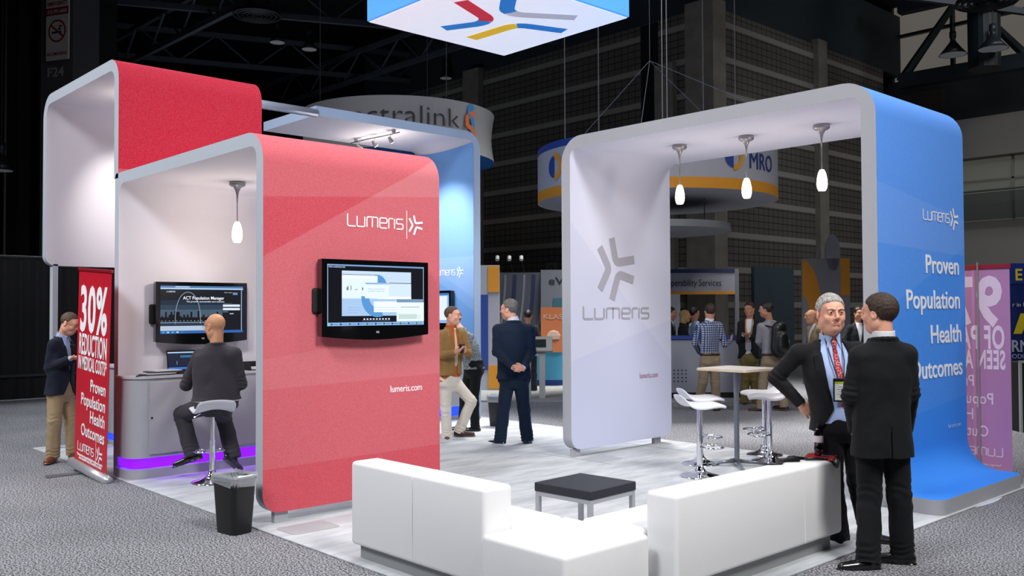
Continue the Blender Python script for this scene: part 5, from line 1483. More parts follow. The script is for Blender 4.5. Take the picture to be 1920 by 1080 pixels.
# ------------------------------------------------------------------ other stands in the hall
def bgthing(name, label, cat, px, py, d, z=None, rz=AZ, group=None):
    p = at(px, py, d)
    return thing(name, label, cat, (p[0], p[1], p[2] if z is None else z), rz, group)
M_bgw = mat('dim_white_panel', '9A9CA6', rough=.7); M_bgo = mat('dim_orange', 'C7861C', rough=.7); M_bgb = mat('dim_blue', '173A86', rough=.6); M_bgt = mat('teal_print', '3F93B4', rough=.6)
def ring(name, label, c, r, z0, z1, bands, under, concave=0.0, n=72):
    t = thing(name, label, 'sign', (c[0], c[1], 0))
    for nm, a, b, m in bands:
        bm = BM(); K = 6; R_ = []
        for j in range(K+1):
            z = a+(b-a)*j/K; q = (z-z0)/(z1-z0); rr = r*(1-concave*math.sin(PI*q))
            R_.append([bm.verts.new((rr*math.cos(2*PI*i/n), rr*math.sin(2*PI*i/n), z)) for i in range(n)])
        for A_, B_ in zip(R_, R_[1:]):
            for i in range(n): bm.faces.new((A_[i], A_[(i+1) % n], B_[(i+1) % n], B_[i]))
        part(nm, bm, m, t, smooth=True)
    bm = BM(); lathe(bm, [(0, z0+.01), (r*.999, z0+.01), (r*.999, z0), (0, z0)], n); part('underside', bm, under, t)
    for a in (0, 2.1, 4.2):
        bm = BM(); cyl(bm, (r*.8*math.cos(a), r*.8*math.sin(a), z0), (r*.8*math.cos(a), r*.8*math.sin(a), 13.3), .01, n=5); part('wire', bm, mat('steel_wire', '6A6E74'), t)
    return t
def wrap_text(t, s_, size, r, ang0, z, m, width, bold=0.0, conc=0.0, thin=0):
    """bend lettering round a cylinder of radius r in the frame of t; ang0 = angle of the text's left end (text runs counter-clockwise seen from above -> left to right from outside)"""
    o = text(s_, size, (0, 0, 0), (1, 0, 0), (0, 1, 0), m, t, width=width, bold=bold, depth=.004)
    for v in o.data.vertices:
        x, y, zz = v.co; a = ang0+x/r; rr = r+.01+zz
        v.co = (rr*math.cos(a), rr*math.sin(a), z+y)
    return o
facing = math.atan2(-.678, .734)      # from the hall toward the viewer
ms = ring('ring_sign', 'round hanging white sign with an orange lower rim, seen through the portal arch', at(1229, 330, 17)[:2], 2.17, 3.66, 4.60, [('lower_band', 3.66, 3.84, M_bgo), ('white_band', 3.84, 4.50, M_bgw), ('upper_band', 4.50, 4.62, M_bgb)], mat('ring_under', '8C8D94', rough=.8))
def onring(t, px, r): 
    import itertools
    best = None
    for a in np.linspace(facing-1.55, facing+1.55, 1500):
        p = Vector((t.location.x+r*math.cos(a), t.location.y+r*math.sin(a), 4))
        q = p-Vector((0, 0, 1.7)); X = q.dot(Vector(CAM_R)); Z = q.dot(Vector(CAM_F)); x = 960+1729.78*X/Z
        if best is None or abs(x-px) < best[0]: best = (abs(x-px), a)
    return best[1]
def ring_mark(t, a, r, z, s):
    for nm, m, half, rr0, rr1 in (('emblem_blue', M_bgb, -1, 0, .8), ('emblem_orange', M_bgo, 1, .62, 1.0)):
        bm = BM(); n = 14; P = []
        for k in range(n+1):
            th = PI/2+half*(-PI)*k/n
            P.append([bm.verts.new(((r+.012)*math.cos(a+q*s*math.cos(th)/r), (r+.012)*math.sin(a+q*s*math.cos(th)/r), z+q*s*math.sin(th))) for q in (rr0+1e-3, rr1)])
        for A_, B_ in zip(P, P[1:]): bm.faces.new((A_[0], A_[1], B_[1], B_[0]))
        part(nm, bm, m, t)
a1 = onring(ms, 1405, 2.17); a2 = onring(ms, 1446, 2.17)
wrap_text(ms, 'MRO', .40, 2.17, a1, 4.03, mat('dim_navy_text', '1A3070', rough=.7), (a2-a1)*2.17, .0)
ring_mark(ms, onring(ms, 1375, 2.17), 2.17, 4.18, .21); ring_mark(ms, onring(ms, 1040, 2.17), 2.17, 4.18, .24)
d2 = ring('ceiling_disc', 'thin round pale disc hanging below the orange rimmed ring sign', at(1229, 424, 17)[:2], 1.36, 3.12, 3.22, [('edge_band', 3.12, 3.24, mat('disc_edge', '8C9092', rough=.6))], mat('disc_under', '7C7C80', rough=.8))
d2['category'] = 'ceiling disc'
cs = at(747, 230, 20.4)
sp = ring('ring_sign', 'round hanging pale sign with an orange and blue knot, behind the blue arch', cs[:2], 2.12, 4.95, 5.98, [('sign_band', 4.95, 5.98, mat('spectra_band', '8E8F92', rough=.7))], mat('spectra_under', '1E62B0', rough=.6), concave=.03)
a1 = onring(sp, 617, 2.1); a2 = onring(sp, 862, 2.1)
wrap_text(sp, 'spectralink', .55, 2.12, a1, 5.42, mat('dim_charcoal_text', '2C2A2C', rough=.7), (a2-a1)*2.1, -.012)
a3 = onring(sp, 880, 2.1)
for nm, m, pts in (('emblem_blue', mat('knot_blue', '2E7CB4', rough=.6), [(.10, .30), (.02, .42), (-.04, .25), (.06, .10), (.10, -.05), (.03, -.16)]), ('emblem_orange', mat('knot_orange', 'C8642C', rough=.6), [(.16, .18), (.02, .20), (-.10, .10), (-.08, -.06), (.06, -.10), (.15, -.28)])):
    bm = BM(); ribbon(bm, [tuple(v) for v in fillet(pts, .05, 4)], .10, .004)
    for v in bm.verts:
        x, y, z_ = v.co; a = a3+x/2.1; rr = 2.12+.012+z_; v.co = (rr*math.cos(a), rr*math.sin(a), 5.56+y)
    part(nm, bm, m, sp)

# bar counter of the MRO stand
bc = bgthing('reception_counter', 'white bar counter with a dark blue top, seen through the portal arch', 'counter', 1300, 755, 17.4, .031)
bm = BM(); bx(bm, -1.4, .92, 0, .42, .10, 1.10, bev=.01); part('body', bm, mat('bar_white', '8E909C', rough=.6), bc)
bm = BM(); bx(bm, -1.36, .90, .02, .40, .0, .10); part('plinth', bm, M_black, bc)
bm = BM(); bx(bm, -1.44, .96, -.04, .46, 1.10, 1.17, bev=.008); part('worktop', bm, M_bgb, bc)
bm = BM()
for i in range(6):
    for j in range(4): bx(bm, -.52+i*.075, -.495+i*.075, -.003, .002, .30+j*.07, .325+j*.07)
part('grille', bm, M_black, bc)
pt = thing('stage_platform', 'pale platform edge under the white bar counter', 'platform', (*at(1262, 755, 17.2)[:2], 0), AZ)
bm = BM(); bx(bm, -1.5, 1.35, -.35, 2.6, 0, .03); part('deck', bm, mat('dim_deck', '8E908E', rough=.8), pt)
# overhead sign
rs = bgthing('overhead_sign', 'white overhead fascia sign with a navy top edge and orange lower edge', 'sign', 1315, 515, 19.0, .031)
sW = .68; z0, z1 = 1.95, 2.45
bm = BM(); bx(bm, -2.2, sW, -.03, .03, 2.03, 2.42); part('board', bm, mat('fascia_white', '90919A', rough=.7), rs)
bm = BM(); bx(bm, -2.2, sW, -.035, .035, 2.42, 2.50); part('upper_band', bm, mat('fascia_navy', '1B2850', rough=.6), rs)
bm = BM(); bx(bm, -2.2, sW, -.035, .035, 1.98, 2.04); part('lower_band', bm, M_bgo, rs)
text('Interoperability Services', .20, (-.98, -.038, 2.15), (1, 0, 0), (0, 0, 1), mat('dim_charcoal_text', '2C2A2C'), rs, width=1.38, bold=.004)
for x in (sW+.04,):
    bm = BM(); bx(bm, x-.04, x+.04, -.05, .05, 0, 2.5); part('post', bm, mat('post_grey', '6C7074', rough=.5), rs)
bm = BM(); bx(bm, -2.2, -2.1, -.05, .05, 0, 2.5); part('post', bm, mat('post_grey', '6C7074'), rs)
bm = BM(); bx(bm, -1.0, -.35, .5, .6, 0, 2.0); o = part('screen_wall', bm, mat('screen_wall', '70747E', rough=.7), rs)

# checkered column
cc = bgthing('display_column', 'tall square display column with white, orange and blue panels behind the navy suited man', 'column', 905, 735, 19.3, .031)
bm = BM(); bx(bm, -.62, .36, .01, .5, 0, 2.62); part('core', bm, M_bgw, cc)
for nm, x0, x1, a, b, m in (('blue_panel', -.62, .12, .42, 2.0, M_bgb), ('orange_panel', .12, .36, 2.05, 2.60, M_bgo), ('orange_panel', .12, .36, .03, .52, M_bgo)):
    bm = BM(); bx(bm, x0, x1, -.005, .012, a, b); part(nm, bm, m, cc)
# tablet kiosk
kk = bgthing('tablet_kiosk', 'slim white tablet kiosk standing on the pale platform behind the navy suited man', 'kiosk', 1011, 748, 17.6, .03)
M_kw = mat('kiosk_white', 'A9A79E', rough=.5)
for x in (-.21, .06):
    bm = BM(); bx(bm, x-.055, x+.055, -.04, .06, 0, .86); part('leg', bm, M_kw, kk)
bm = BM(); bx(bm, -.26, .12, -.04, .06, .80, .92); part('neck', bm, M_kw, kk)
bm = BM(); Rk = Matrix.Rotation(math.radians(52), 3, 'X'); box(bm, (.02, -.02, 1.02), (.48, .34, .05), Rk, bev=.01); part('tablet_housing', bm, M_kw, kk)
bm = BM(); box(bm, Vector((.0, -.02, 1.02))+Rk@Vector((0, 0, .027)), (.27, .19, .004), Rk); part('tablet_screen', bm, mat('tablet_dark', '26302E', rough=.2), kk)
pt = thing('stage_platform', 'pale platform under the tablet kiosk and the blue stand behind it', 'platform', (*at(960, 748, 17.6)[:2], 0), AZ)
bm = BM(); bx(bm, -2.2, 1.15, -.5, 4.5, 0, .03); part('deck', bm, mat('dim_deck', '8E908E', rough=.8), pt)
# eVideon style stand
ev = bgthing('exhibition_booth', 'grey exhibition booth with swirled stripes and a teal counter', 'booth', 1000, 600, 21.2, .03)
M_evg = mat('ev_grey', '7B7F88', rough=.7)
bm = BM(); bx(bm, -.95, .18, .3, .36, 0, 2.55); part('swirl_wall', bm, mat('ev_swirl', '5A5F6A', rough=.6), ev)
for k in range(5):
    bm = BM(); P = [(-.9+.22*k+.26*math.sin(j/9*1.5), .5+2.0*j/9) for j in range(10)]; ribbon(bm, P, .05+.03*(k % 2), .01)
    for v in bm.verts: v.co = Vector((v.co.x, .29-v.co.z, v.co.y))
    part('swirl_stripe', bm, [mat('stripe_pale', '8C8F98', rough=.6), mat('stripe_navy', '2B3656', rough=.6)][k % 2], ev)
bm = BM(); bx(bm, .18, 2.4, .1, .36, 0, 2.6); part('header_wall', bm, M_evg, ev)
text('eVideon', .24, (.36, .09, 2.27), (1, 0, 0), (0, 0, 1), mat('dim_charcoal_text', '2C2A2C'), ev, width=1.1, bold=.005)
bm = BM(); bx(bm, .46, 2.3, .08, .11, 1.20, 1.95); part('mural', bm, mat('mural_teal', '3F6E7C', rough=.6), ev)
bm = BM(); bx(bm, -.15, 2.3, -.75, -.2, .12, 1.02, bev=.01); part('counter', bm, M_bgt, ev)
bm = BM(); bx(bm, -.2, 2.35, -.8, -.15, 1.02, 1.08); part('counter_top', bm, mat('dim_deck', '8E908E'), ev)
bm = BM(); bx(bm, -.1, 2.3, -.72, -.25, 0, .12); part('counter_base', bm, M_bgb, ev)
text('simple.', .15, (1.05, -.755, .30), (1, 0, 0), (0, 0, 1), M_bgw, ev, bold=.01)
ko = bgthing('poster', 'orange poster standing on the teal counter', 'poster', 1038, 607, 20.2, .78)
bm = BM(); bx(bm, -.28, .28, -.01, .01, 0, .98); part('board', bm, mat('poster_orange', 'B4683C', rough=.6), ko)
text('KLAS', .16, (-.22, -.013, .72), (1, 0, 0), (0, 0, 1), mat('poster_text', 'B89A86', rough=.6), ko, width=.42, bold=.01)
bm = BM(); lathe(bm, [(0, 0), (.13, .0), (.15, .08), (.10, .17), (0, .2)], 14); o = part('printed_shape', bm, mat('poster_pale', 'B59A8C', rough=.6), ko); o.scale = (1, .1, 1); o.location = (0, -.012, .28)
for k in range(3):
    t = bgthing('arm_spotlight', 'small arm spotlight over the grey booth, %s of three' % ['left', 'middle', 'right'][k], 'spotlight', 940+22*k, 540, 21.0, 2.58, AZ, 'booth arm spotlights')
    bm = BM(); tube(bm, [(0, .2, 0), (-.05, -.1, .12), (-.08, -.4, .28)], .012, 6); part('arm', bm, M_black, t)
    bm = BM(); cyl(bm, (-.08, -.4, .32), (-.08, -.46, .24), .045, n=10); part('lamp_head', bm, mat('dim_lamp', 'B8B8B4', rough=.4), t)
# orange and white stand at right
ob = bgthing('stand_backdrop', 'tall panel with orange curves and a grey oval top behind the two suited men', 'panel', 1549, 600, 21, 0)
bm = BM(); bx(bm, -.53, .55, 0, .08, 0, 2.85); part('board', bm, mat('panel_grey', '6E7078', rough=.7), ob)
M_po = mat('panel_orange', 'AE7414', rough=.7)
bm = BM(); P = []
for k in range(11):
    a = math.radians(90*k/10); P.append([bm.verts.new((-.53+q*math.cos(a)*.44, -.004, 1.55+q*math.sin(a)*1.28)) for q in (.55 if False else .35, 1.0)])
for A_, B_ in zip(P, P[1:]): bm.faces.new((A_[0], A_[1], B_[1], B_[0]))
part('orange_curve', bm, M_po, ob)
bm = BM(); bx(bm, .34, .55, -.006, 0, 2.0, 2.85); part('orange_block', bm, M_po, ob)
bm = BM(); P = [(.17*math.cos(a), .42*math.sin(a)) for a in np.linspace(0, 2*PI, 33)[:-1]]
prism(bm, P, -.05, .0); bmesh.ops.rotate(bm, verts=bm.verts, cent=(0, 0, 0), matrix=Matrix.Rotation(PI/2, 3, 'X')); bmesh.ops.translate(bm, verts=bm.verts, vec=(.17, 0, 2.98)); part('oval_top', bm, mat('panel_oval', '757780', rough=.7), ob)
# dark blue stand cut by the right edge
bb = bgthing('exhibition_booth', 'dark blue exhibition booth wall with yellow lettering cut off by the right edge', 'booth', 1895, 560, 13.6, 0)
bm = BM(); bx(bm, 0, 2.4, 0, .1, .0, 2.36); part('printed_wall', bm, mat('deep_blue_print', '14265E', rough=.4, noise=.5, nscale=3), bb)
bm = BM(); bx(bm, 0, 2.4, -.01, 0, 2.06, 2.36); part('header_band', bm, mat('band_blue', '16307C', rough=.4), bb)
text('E', .24, (.07, -.014, 2.11), (1, 0, 0), (0, 0, 1), mat('booth_yellow', 'C8B41E', rough=.5), bb, width=.10, bold=.02)
text('r in Da', .09, (.02, -.014, 1.72), (1, 0, 0), (0, 0, 1), mat('booth_white', 'A8B0C4', rough=.5), bb, width=.26)
bm = BM(); prism(bm, [(.03, 1.32), (.14, 1.62), (.30, 1.62), (.42, 1.32), (.30, 1.32), (.23, 1.48), (.15, 1.32)], -.003, .0); bmesh.ops.rotate(bm, verts=bm.verts, cent=(0, 0, 0), matrix=Matrix.Rotation(PI/2, 3, 'X')); bmesh.ops.translate(bm, verts=bm.verts, vec=(0, -.006, 0)); part('chevron', bm, mat('booth_yellow', 'C8B41E'), bb)
text('RN', .24, (.0, -.014, 1.06), (1, 0, 0), (0, 0, 1), mat('booth_white', 'A8B0C4'), bb, width=.26, bold=.02)
text('ODUC', .09, (.0, -.014, .96), (1, 0, 0), (0, 0, 1), mat('booth_white', 'A8B0C4'), bb, width=.28)
bm = BM(); bx(bm, 0, .3, -.02, 0, .05, .55); part('blue_low_panel', bm, mat('royal_blue', '1238C8', rough=.5), bb)  # plain bright blue panel low on the wall
cb = bgthing('display_case', 'dark cabinet with a pale metal edge at the far right edge', 'cabinet', 1915, 780, 12.6, 0)
bm = BM(); bx(bm, 0, .8, 0, .5, 0, .95); part('body', bm, M_black, cb)
bm = BM(); bx(bm, -.02, .01, -.02, .02, 0, .97); bx(bm, -.02, .8, -.02, .02, .95, .98); part('trim', bm, mat('trim_pale', 'A0A4A6', rough=.4), cb)
# black pipe and drape wall at far left
dr = thing('drape_wall', 'long low black curtain wall along the left side of the hall', 'curtain', (-19.7, 5.3, 0))
bm = BM(); n = 240; R_ = []
for k in range(n+1):
    y = -4+14*k/n; R_.append([bm.verts.new((.03*math.sin(k*1.3), y, z)) for z in (0.02, .55, .56, 2.75)])
for A_, B_ in zip(R_, R_[1:]):
    for j in range(3): bm.faces.new((A_[j], B_[j], B_[j+1], A_[j+1]))
part('curtain', bm, M_drape, dr)
bm = BM(); cyl(bm, (0, -4, 2.78), (0, 10, 2.78), .03, n=8); bx(bm, -.02, .05, -4, 10, .45, .5); part('rail', bm, mat('drape_rail', '24262A', rough=.5), dr)
# columns and signs at far left
col = thing('hall_column', 'broad dark hall column marked F24 with a no smoking sign at the top left', 'column', (*at(105, 300, 24.3)[:2], 0), AZ-.35)
bm = BM(); bx(bm, -.55, .55, 0, .9, 0, 13.3); part('shaft', bm, mat('column_grey', '55555A', rough=.85), col)
text('F24', .34, (-.30, -.012, 7.93), (1, 0, 0), (0, 0, 1), mat('stencil_white', 'A6A6A4', rough=.7), col, width=.56, bold=.02)
bm = BM(); bx(bm, -.12, .14, -.10, 0, 7.20, 7.50); al = part('fire_alarm', bm, mat('alarm_red', '7E1A18', rough=.5), col)
bm = BM(); bx(bm, 0, .08, -.11, -.10, 7.26, 7.44); part('alarm_label', bm, mat('alarm_pale', 'A89C90', rough=.5), al)
sg = thing('safety_sign', 'white no smoking and emergency notice on the F24 column', 'sign', (*at(110, 300, 24.1)[:2], 8.30), AZ-.35)
M_sgn = mat('sign_white', 'D4D2CE', rough=.6); M_sr = mat('sign_red', '8E1A1E', rough=.6)
bm = BM(); bx(bm, -.40, .36, -.06, -.02, 0, 1.95); part('board', bm, M_sgn, sg)
bm = BM(); bx(bm, -.40, .36, -.065, -.06, 1.18, 1.38); bx(bm, -.40, .36, -.065, -.06, 1.78, 1.95); part('red_band', bm, M_sr, sg)
text('IN CASE OF', .14, (-.33, -.066, 1.60), (1, 0, 0), (0, 0, 1), M_sr, sg, width=.62, bold=.02); text('EMERGENCY', .14, (-.35, -.066, 1.44), (1, 0, 0), (0, 0, 1), M_sr, sg, width=.66, bold=.02)
text('312-791-6060', .13, (-.35, -.07, 1.23), (1, 0, 0), (0, 0, 1), M_sgn, sg, width=.66, bold=.02); text('NO SMOKING', .12, (-.35, -.066, .12), (1, 0, 0), (0, 0, 1), M_sr, sg, width=.66, bold=.02)
bm = BM(); n = 32
P = [[bm.verts.new((-.02+r*math.cos(2*PI*k/n), -.066, .76+r*math.sin(2*PI*k/n))) for r in (.25, .30)] for k in range(n)]
for k in range(n): bm.faces.new((P[k][0], P[k][1], P[(k+1) % n][1], P[(k+1) % n][0]))
box(bm, (-.02, -.068, .76), (.54, .004, .05), Matrix.Rotation(math.radians(38), 3, 'Y'))
part('prohibition_ring', bm, M_sr, sg)
bm = BM(); bx(bm, -.20, .12, -.064, -.06, .70, .75); bx(bm, .02, .10, -.064, -.06, .78, .84); bx(bm, .05, .14, -.064, -.06, .86, .90); part('cigarette', bm, mat('sign_black2', '1A1A1A', rough=.6), sg)
for k, (x, w_) in enumerate(((10, .9), (48, .8), (160, .7))):
    c2_ = thing('hall_column', ['black hall column at the far left edge', 'dark pipe clad column left of the F24 column', 'dark column just right of the F24 column'][k], 'column', (*at(x, 300, 25.5+k*.4)[:2], 0), AZ-.35)
    bm = BM(); bx(bm, -w_/2, w_/2, 0, .8, 0, 13.3); part('shaft', bm, mat('column_black', '151618', rough=.8), c2_)
    for j in range(2):
        bm = BM(); cyl(bm, (-w_/3+j*.4, -.1, 2), (-w_/3+j*.4, -.1, 13.3), .07, n=10); part('pipe', bm, mat('pipe_black', '1E2024', rough=.5), c2_)
ns = thing('safety_sign', 'small pale no smoking notice on the dark block wall', 'sign', (-22.42, WY-.03, 2.72)); 
bm = BM(); bx(bm, -.22, .22, -.02, .02, 0, .62); part('board', bm, mat('notice_grey', '7C7C78', rough=.6), ns)
bm = BM(); n = 20
P = [[bm.verts.new((r*math.cos(2*PI*k/n), -.023, .36+r*math.sin(2*PI*k/n))) for r in (.11, .15)] for k in range(n)]
for k in range(n): bm.faces.new((P[k][0], P[k][1], P[(k+1) % n][1], P[(k+1) % n][0]))
part('prohibition_ring', bm, mat('sign_black2', '1A1A1A'), ns)
# ceiling vents and lamps
def vent(px, py, d, label, r):
    p = at(px, py, d); t = thing('ceiling_vent', label, 'vent', p)
    for k in range(5):
        bm = BM(); rr = r*(1-k*.19); lathe(bm, [(rr, 0), (rr*.96, .10), (rr*.90, .06), (rr*.93, -.02), (rr, 0)], 32); part('louvre', bm, mat('vent_dark', '2A2D32', rough=.4, metal=.3), t, smooth=True)
    bm = BM(); cyl(bm, (0, 0, .1), (0, 0, 13.35-p[2]), r*.5, n=20); part('duct', bm, mat('duct_black', '101215', rough=.6), t)
vent(482, 30, 26, 'round slatted ceiling vent in the dark roof above the red arches', .68)
vent(1850, 6, 22, 'round slatted ceiling vent before the upper windows at top right', .70)
for (px, py, d, lb, r) in ((520, 80, 31, 'hooded high bay lamp left of two near the round roof vent', .26), (580, 93, 31, 'hooded high bay lamp right of two near the round roof vent', .26), (836, 147, 36, 'far hooded lamp above the pale round sign, the left one', .24), (882, 157, 36, 'far hooded lamp above the pale round sign, the right one', .24),
                       (1787, 103, 29, 'hooded lamp hanging clear against the upper windows', .42), (1862, 92, 27, 'hooded lamp beside the thick duct at top right', .42), (2, 320, 24, 'hooded lamp cut by the left edge', .3), (183, 10, 27, 'pale hooded lamp at the top beside the F24 column', .22)):
    p = at(px, py, d); highbay(p[0], p[1], p[2], lb, r)
# ------------------------------------------------------------------ people
def px_person(label, D, x, a, joints, H=1.8, group=None, J=None, foot_d=None, **kw):
    """a: 0 faces the viewer, +90 to the right of the photo, 180 away. joints: name -> (px, py, extra depth)"""
    s = H/1.8; w = at(x, 582, D); loc = Vector((w[0], w[1], kw.pop('z0', 0.0))); rz = math.radians(-132.7+a)
    M_ = rotz(-rz); jj = dict(J or {})
    for k, v in joints.items():
        p = np.array(at(v[0], v[1], D+v[2]))-np.array(loc)
        jj[k] = tuple((M_@p)/s)
    def sd(dx, dv, dz=0):     # screen right / toward viewer / up -> person frame
        ar = math.radians(a); return (-math.cos(ar)*dx+math.sin(ar)*dv, math.sin(ar)*dx+math.cos(ar)*dv, dz)
    for k in ('hdR', 'hdL', 'hnR', 'hnL', 'ftR', 'ftL'):
        if k in kw: jj[k] = sd(*kw.pop(k))
    spec = dict(label=label, loc=loc, rz=rz, H=H, J=jj, group=group, **kw)
    return person(spec), spec
def cloth(nm, c, r=.82, b=.25): return mat(nm, c, rough=r, spec=.25, noise=.10, nscale=140, bump=b, bscale=500, sheen=.04)
def patt(name, c1, c2, scale, kind='voronoi', thr=.35):
    m = bpy.data.materials.new(name); m.use_nodes = True; nt = m.node_tree; b = nt.nodes['Principled BSDF']; b.inputs['Roughness'].default_value = .6
    tc = nt.nodes.new('ShaderNodeTexCoord'); mx = nt.nodes.new('ShaderNodeMix'); mx.data_type = 'RGBA'; mx.inputs[6].default_value = lin(c1); mx.inputs[7].default_value = lin(c2)
    if kind == 'voronoi':
        t = nt.nodes.new('ShaderNodeTexVoronoi'); t.inputs['Scale'].default_value = scale; nt.links.new(tc.outputs['Object'], t.inputs['Vector'])
        l = nt.nodes.new('ShaderNodeMath'); l.operation = 'LESS_THAN'; l.inputs[1].default_value = thr; nt.links.new(t.outputs['Distance'], l.inputs[0]); nt.links.new(l.outputs[0], mx.inputs[0])
    elif kind == 'grid':
        sx = nt.nodes.new('ShaderNodeSeparateXYZ'); nt.links.new(tc.outputs['Object'], sx.inputs[0]); outs = []
        for ax in ('X', 'Z'):
            w = nt.nodes.new('ShaderNodeMath'); w.operation = 'MULTIPLY_ADD'; w.inputs[1].default_value = scale; w.inputs[2].default_value = 500; nt.links.new(sx.outputs[ax], w.inputs[0])
            f = nt.nodes.new('ShaderNodeMath'); f.operation = 'FRACT'; nt.links.new(w.outputs[0], f.inputs[0])
            l = nt.nodes.new('ShaderNodeMath'); l.operation = 'LESS_THAN'; l.inputs[1].default_value = thr; nt.links.new(f.outputs[0], l.inputs[0]); outs.append(l.outputs[0])
        ad = nt.nodes.new('ShaderNodeMath'); ad.operation = 'ADD'; ad.use_clamp = True; nt.links.new(outs[0], ad.inputs[0]); nt.links.new(outs[1], ad.inputs[1]); nt.links.new(ad.outputs[0], mx.inputs[0])
    nt.links.new(mx.outputs[2], b.inputs['Base Color']); MATS[name] = m
    return m
C_char = cloth('charcoal_suit', '0E0F14'); C_char2 = cloth('black_suit', '0B0D12'); C_navy = cloth('navy_suit', '142438'); C_grey = cloth('grey_suit', '38363B')
C_tan = cloth('tan_tweed', '8C6C3E'); C_cream = cloth('cream_trousers', 'D6CEC2'); C_khaki = cloth('khaki_trousers', 'A08C6C'); C_blazer = cloth('navy_blazer', '141A2A')
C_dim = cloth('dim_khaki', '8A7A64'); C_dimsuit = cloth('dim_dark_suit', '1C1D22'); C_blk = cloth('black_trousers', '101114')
Sh_blue = mat('pale_blue_shirt', 'A6BCE6', rough=.7, bump=.1); Sh_white = mat('white_shirt', 'DCDDE4', rough=.7); Sh_or = mat('orange_shirt', 'B4561E', rough=.8)
Shoe_b = mat('black_leather_shoe', '0E0E10', rough=.28, coat=.3); Shoe_br = mat('brown_leather_shoe', '6E3A1E', rough=.3, coat=.3); Shoe_dk = mat('dark_brown_shoe', '3A2018', rough=.35)
def hairm(nm, c, c2):
    m = bpy.data.materials.new(nm); m.use_nodes = True; nt = m.node_tree; b = nt.nodes['Principled BSDF']; b.inputs['Roughness'].default_value = .62; b.inputs['Specular IOR Level'].default_value = .35
    tc = nt.nodes.new('ShaderNodeTexCoord'); mp = nt.nodes.new('ShaderNodeMapping'); mp.inputs['Scale'].default_value = (260, 40, 70); nt.links.new(tc.outputs['Object'], mp.inputs[0])
    n = nt.nodes.new('ShaderNodeTexNoise'); n.inputs['Scale'].default_value = 1.0; n.inputs['Detail'].default_value = 4; nt.links.new(mp.outputs[0], n.inputs['Vector'])
    mx = nt.nodes.new('ShaderNodeMix'); mx.data_type = 'RGBA'; mx.inputs[6].default_value = lin(c); mx.inputs[7].default_value = lin(c2)
    mr = nt.nodes.new('ShaderNodeMapRange'); mr.inputs[1].default_value = .35; mr.inputs[2].default_value = .65; nt.links.new(n.outputs['Fac'], mr.inputs[0]); nt.links.new(mr.outputs[0], mx.inputs[0]); nt.links.new(mx.outputs[2], b.inputs['Base Color'])
    bp = nt.nodes.new('ShaderNodeBump'); bp.inputs['Strength'].default_value = .7; bp.inputs['Distance'].default_value = .004; nt.links.new(n.outputs['Fac'], bp.inputs['Height']); nt.links.new(bp.outputs[0], b.inputs['Normal'])
    MATS[nm] = m; return m
H_grey = hairm('grey_hair', '6E6A66', 'BDB9B3'); H_brown = hairm('dark_brown_hair', '1C1410', '4A382C'); H_mid = hairm('brown_hair', '35261C', '6A5240')
H_salt = hairm('salt_pepper_hair', '2E2A28', '8A8580'); H_blond = hairm('blonde_hair', '806434', 'C4A468'); H_dark = mat('black_hair', '15120F', rough=.5)
tie_red = patt('red_dotted_tie', 'A81C2C', 'E0C8C0', 95, thr=.30)

# man facing us at right
pa, sa = px_person('person in dark suit and red tie, hand on hip, behind the right sofa', 6.72, 1582, 4, dict(
    hip=(1577, 786, 0), chest=(1560, 702, .02), neck=(1556, 641, .02), head=(1558, 589, -.03),
    shR=(1497, 662, .02), shL=(1609, 658, .03), elR=(1455, 708, .12), wrR=(1502, 758, .06), elL=(1632, 716, .10), wrL=(1606, 762, .02),
    hjR=(1556, 795, 0), hjL=(1600, 795, 0), knR=(1560, 905, -.03), knL=(1610, 905, .0), anR=(1572, 1003, .05), anL=(1630, 995, .02)),
    H=1.84, hs=1.10, skin='ruddy', hair='short', hairmat=H_grey, top='jacket', topmat=C_char, shirt=Sh_blue, collar=Sh_blue, tie=(tie_red, .98), legmat=C_char, shoemat=Shoe_b,
    vox=.005, open=.095, fat=.035, button=1.02, hdR=(.6, -.1, -.6), hnR=(.2, -.8, 0), hdL=(-.6, .2, -.6), hnL=(0, -1, 0), ftR=(-.25, 1, 0), ftL=(.9, .5, 0), nocuff=True,
    J=dict(hy=-.04, hp=.0, body=1.12, sh=.2))
fn = sa['_fn']; s_ = fn['s']; tf = fn['tfront']
bm = BM()
for pts in ([(-.066, 1.50), (-.060, 1.42), (-.045, 1.30), (-.012, 1.17)], [(.066, 1.50), (.050, 1.42), (.045, 1.30), (.030, 1.17)]):
    tube(bm, [Vector((tf(z, x)+fn['Rt']@V3(0, .006 if z < 1.45 else .015, 0))*s_) for x, z in pts], .0045, 6)
part('lanyard', bm, mat('navy_lanyard', '1C2844', rough=.6), pa)
bc_ = tf(1.10, .035)+fn['Rt']@V3(.0, .030, 0)
bm = BM(); box(bm, Vector(bc_*s_), (.118, .006, .165), None, bev=.004); bd = part('badge_holder', bm, mat('badge_black', '141416', rough=.4), pa)
bm = BM(); box(bm, Vector((bc_+V3(0, .0045, -.012))*s_), (.098, .002, .118)); part('badge_card', bm, mat('badge_white', 'E0E2E0', rough=.5), bd)
bm = BM(); box(bm, Vector((bc_+V3(0, .0050, .050))*s_), (.098, .002, .016)); part('badge_stripe', bm, mat('badge_lime', 'A8C43A', rough=.5), bd)
bm = BM()
for k in range(5): box(bm, Vector((bc_+V3(.0, .0058, .022-.017*k))*s_), (.045+.02*(k % 2), .001, .004))
part('badge_print', bm, mat('badge_grey', '6A6E72', rough=.5), bd)

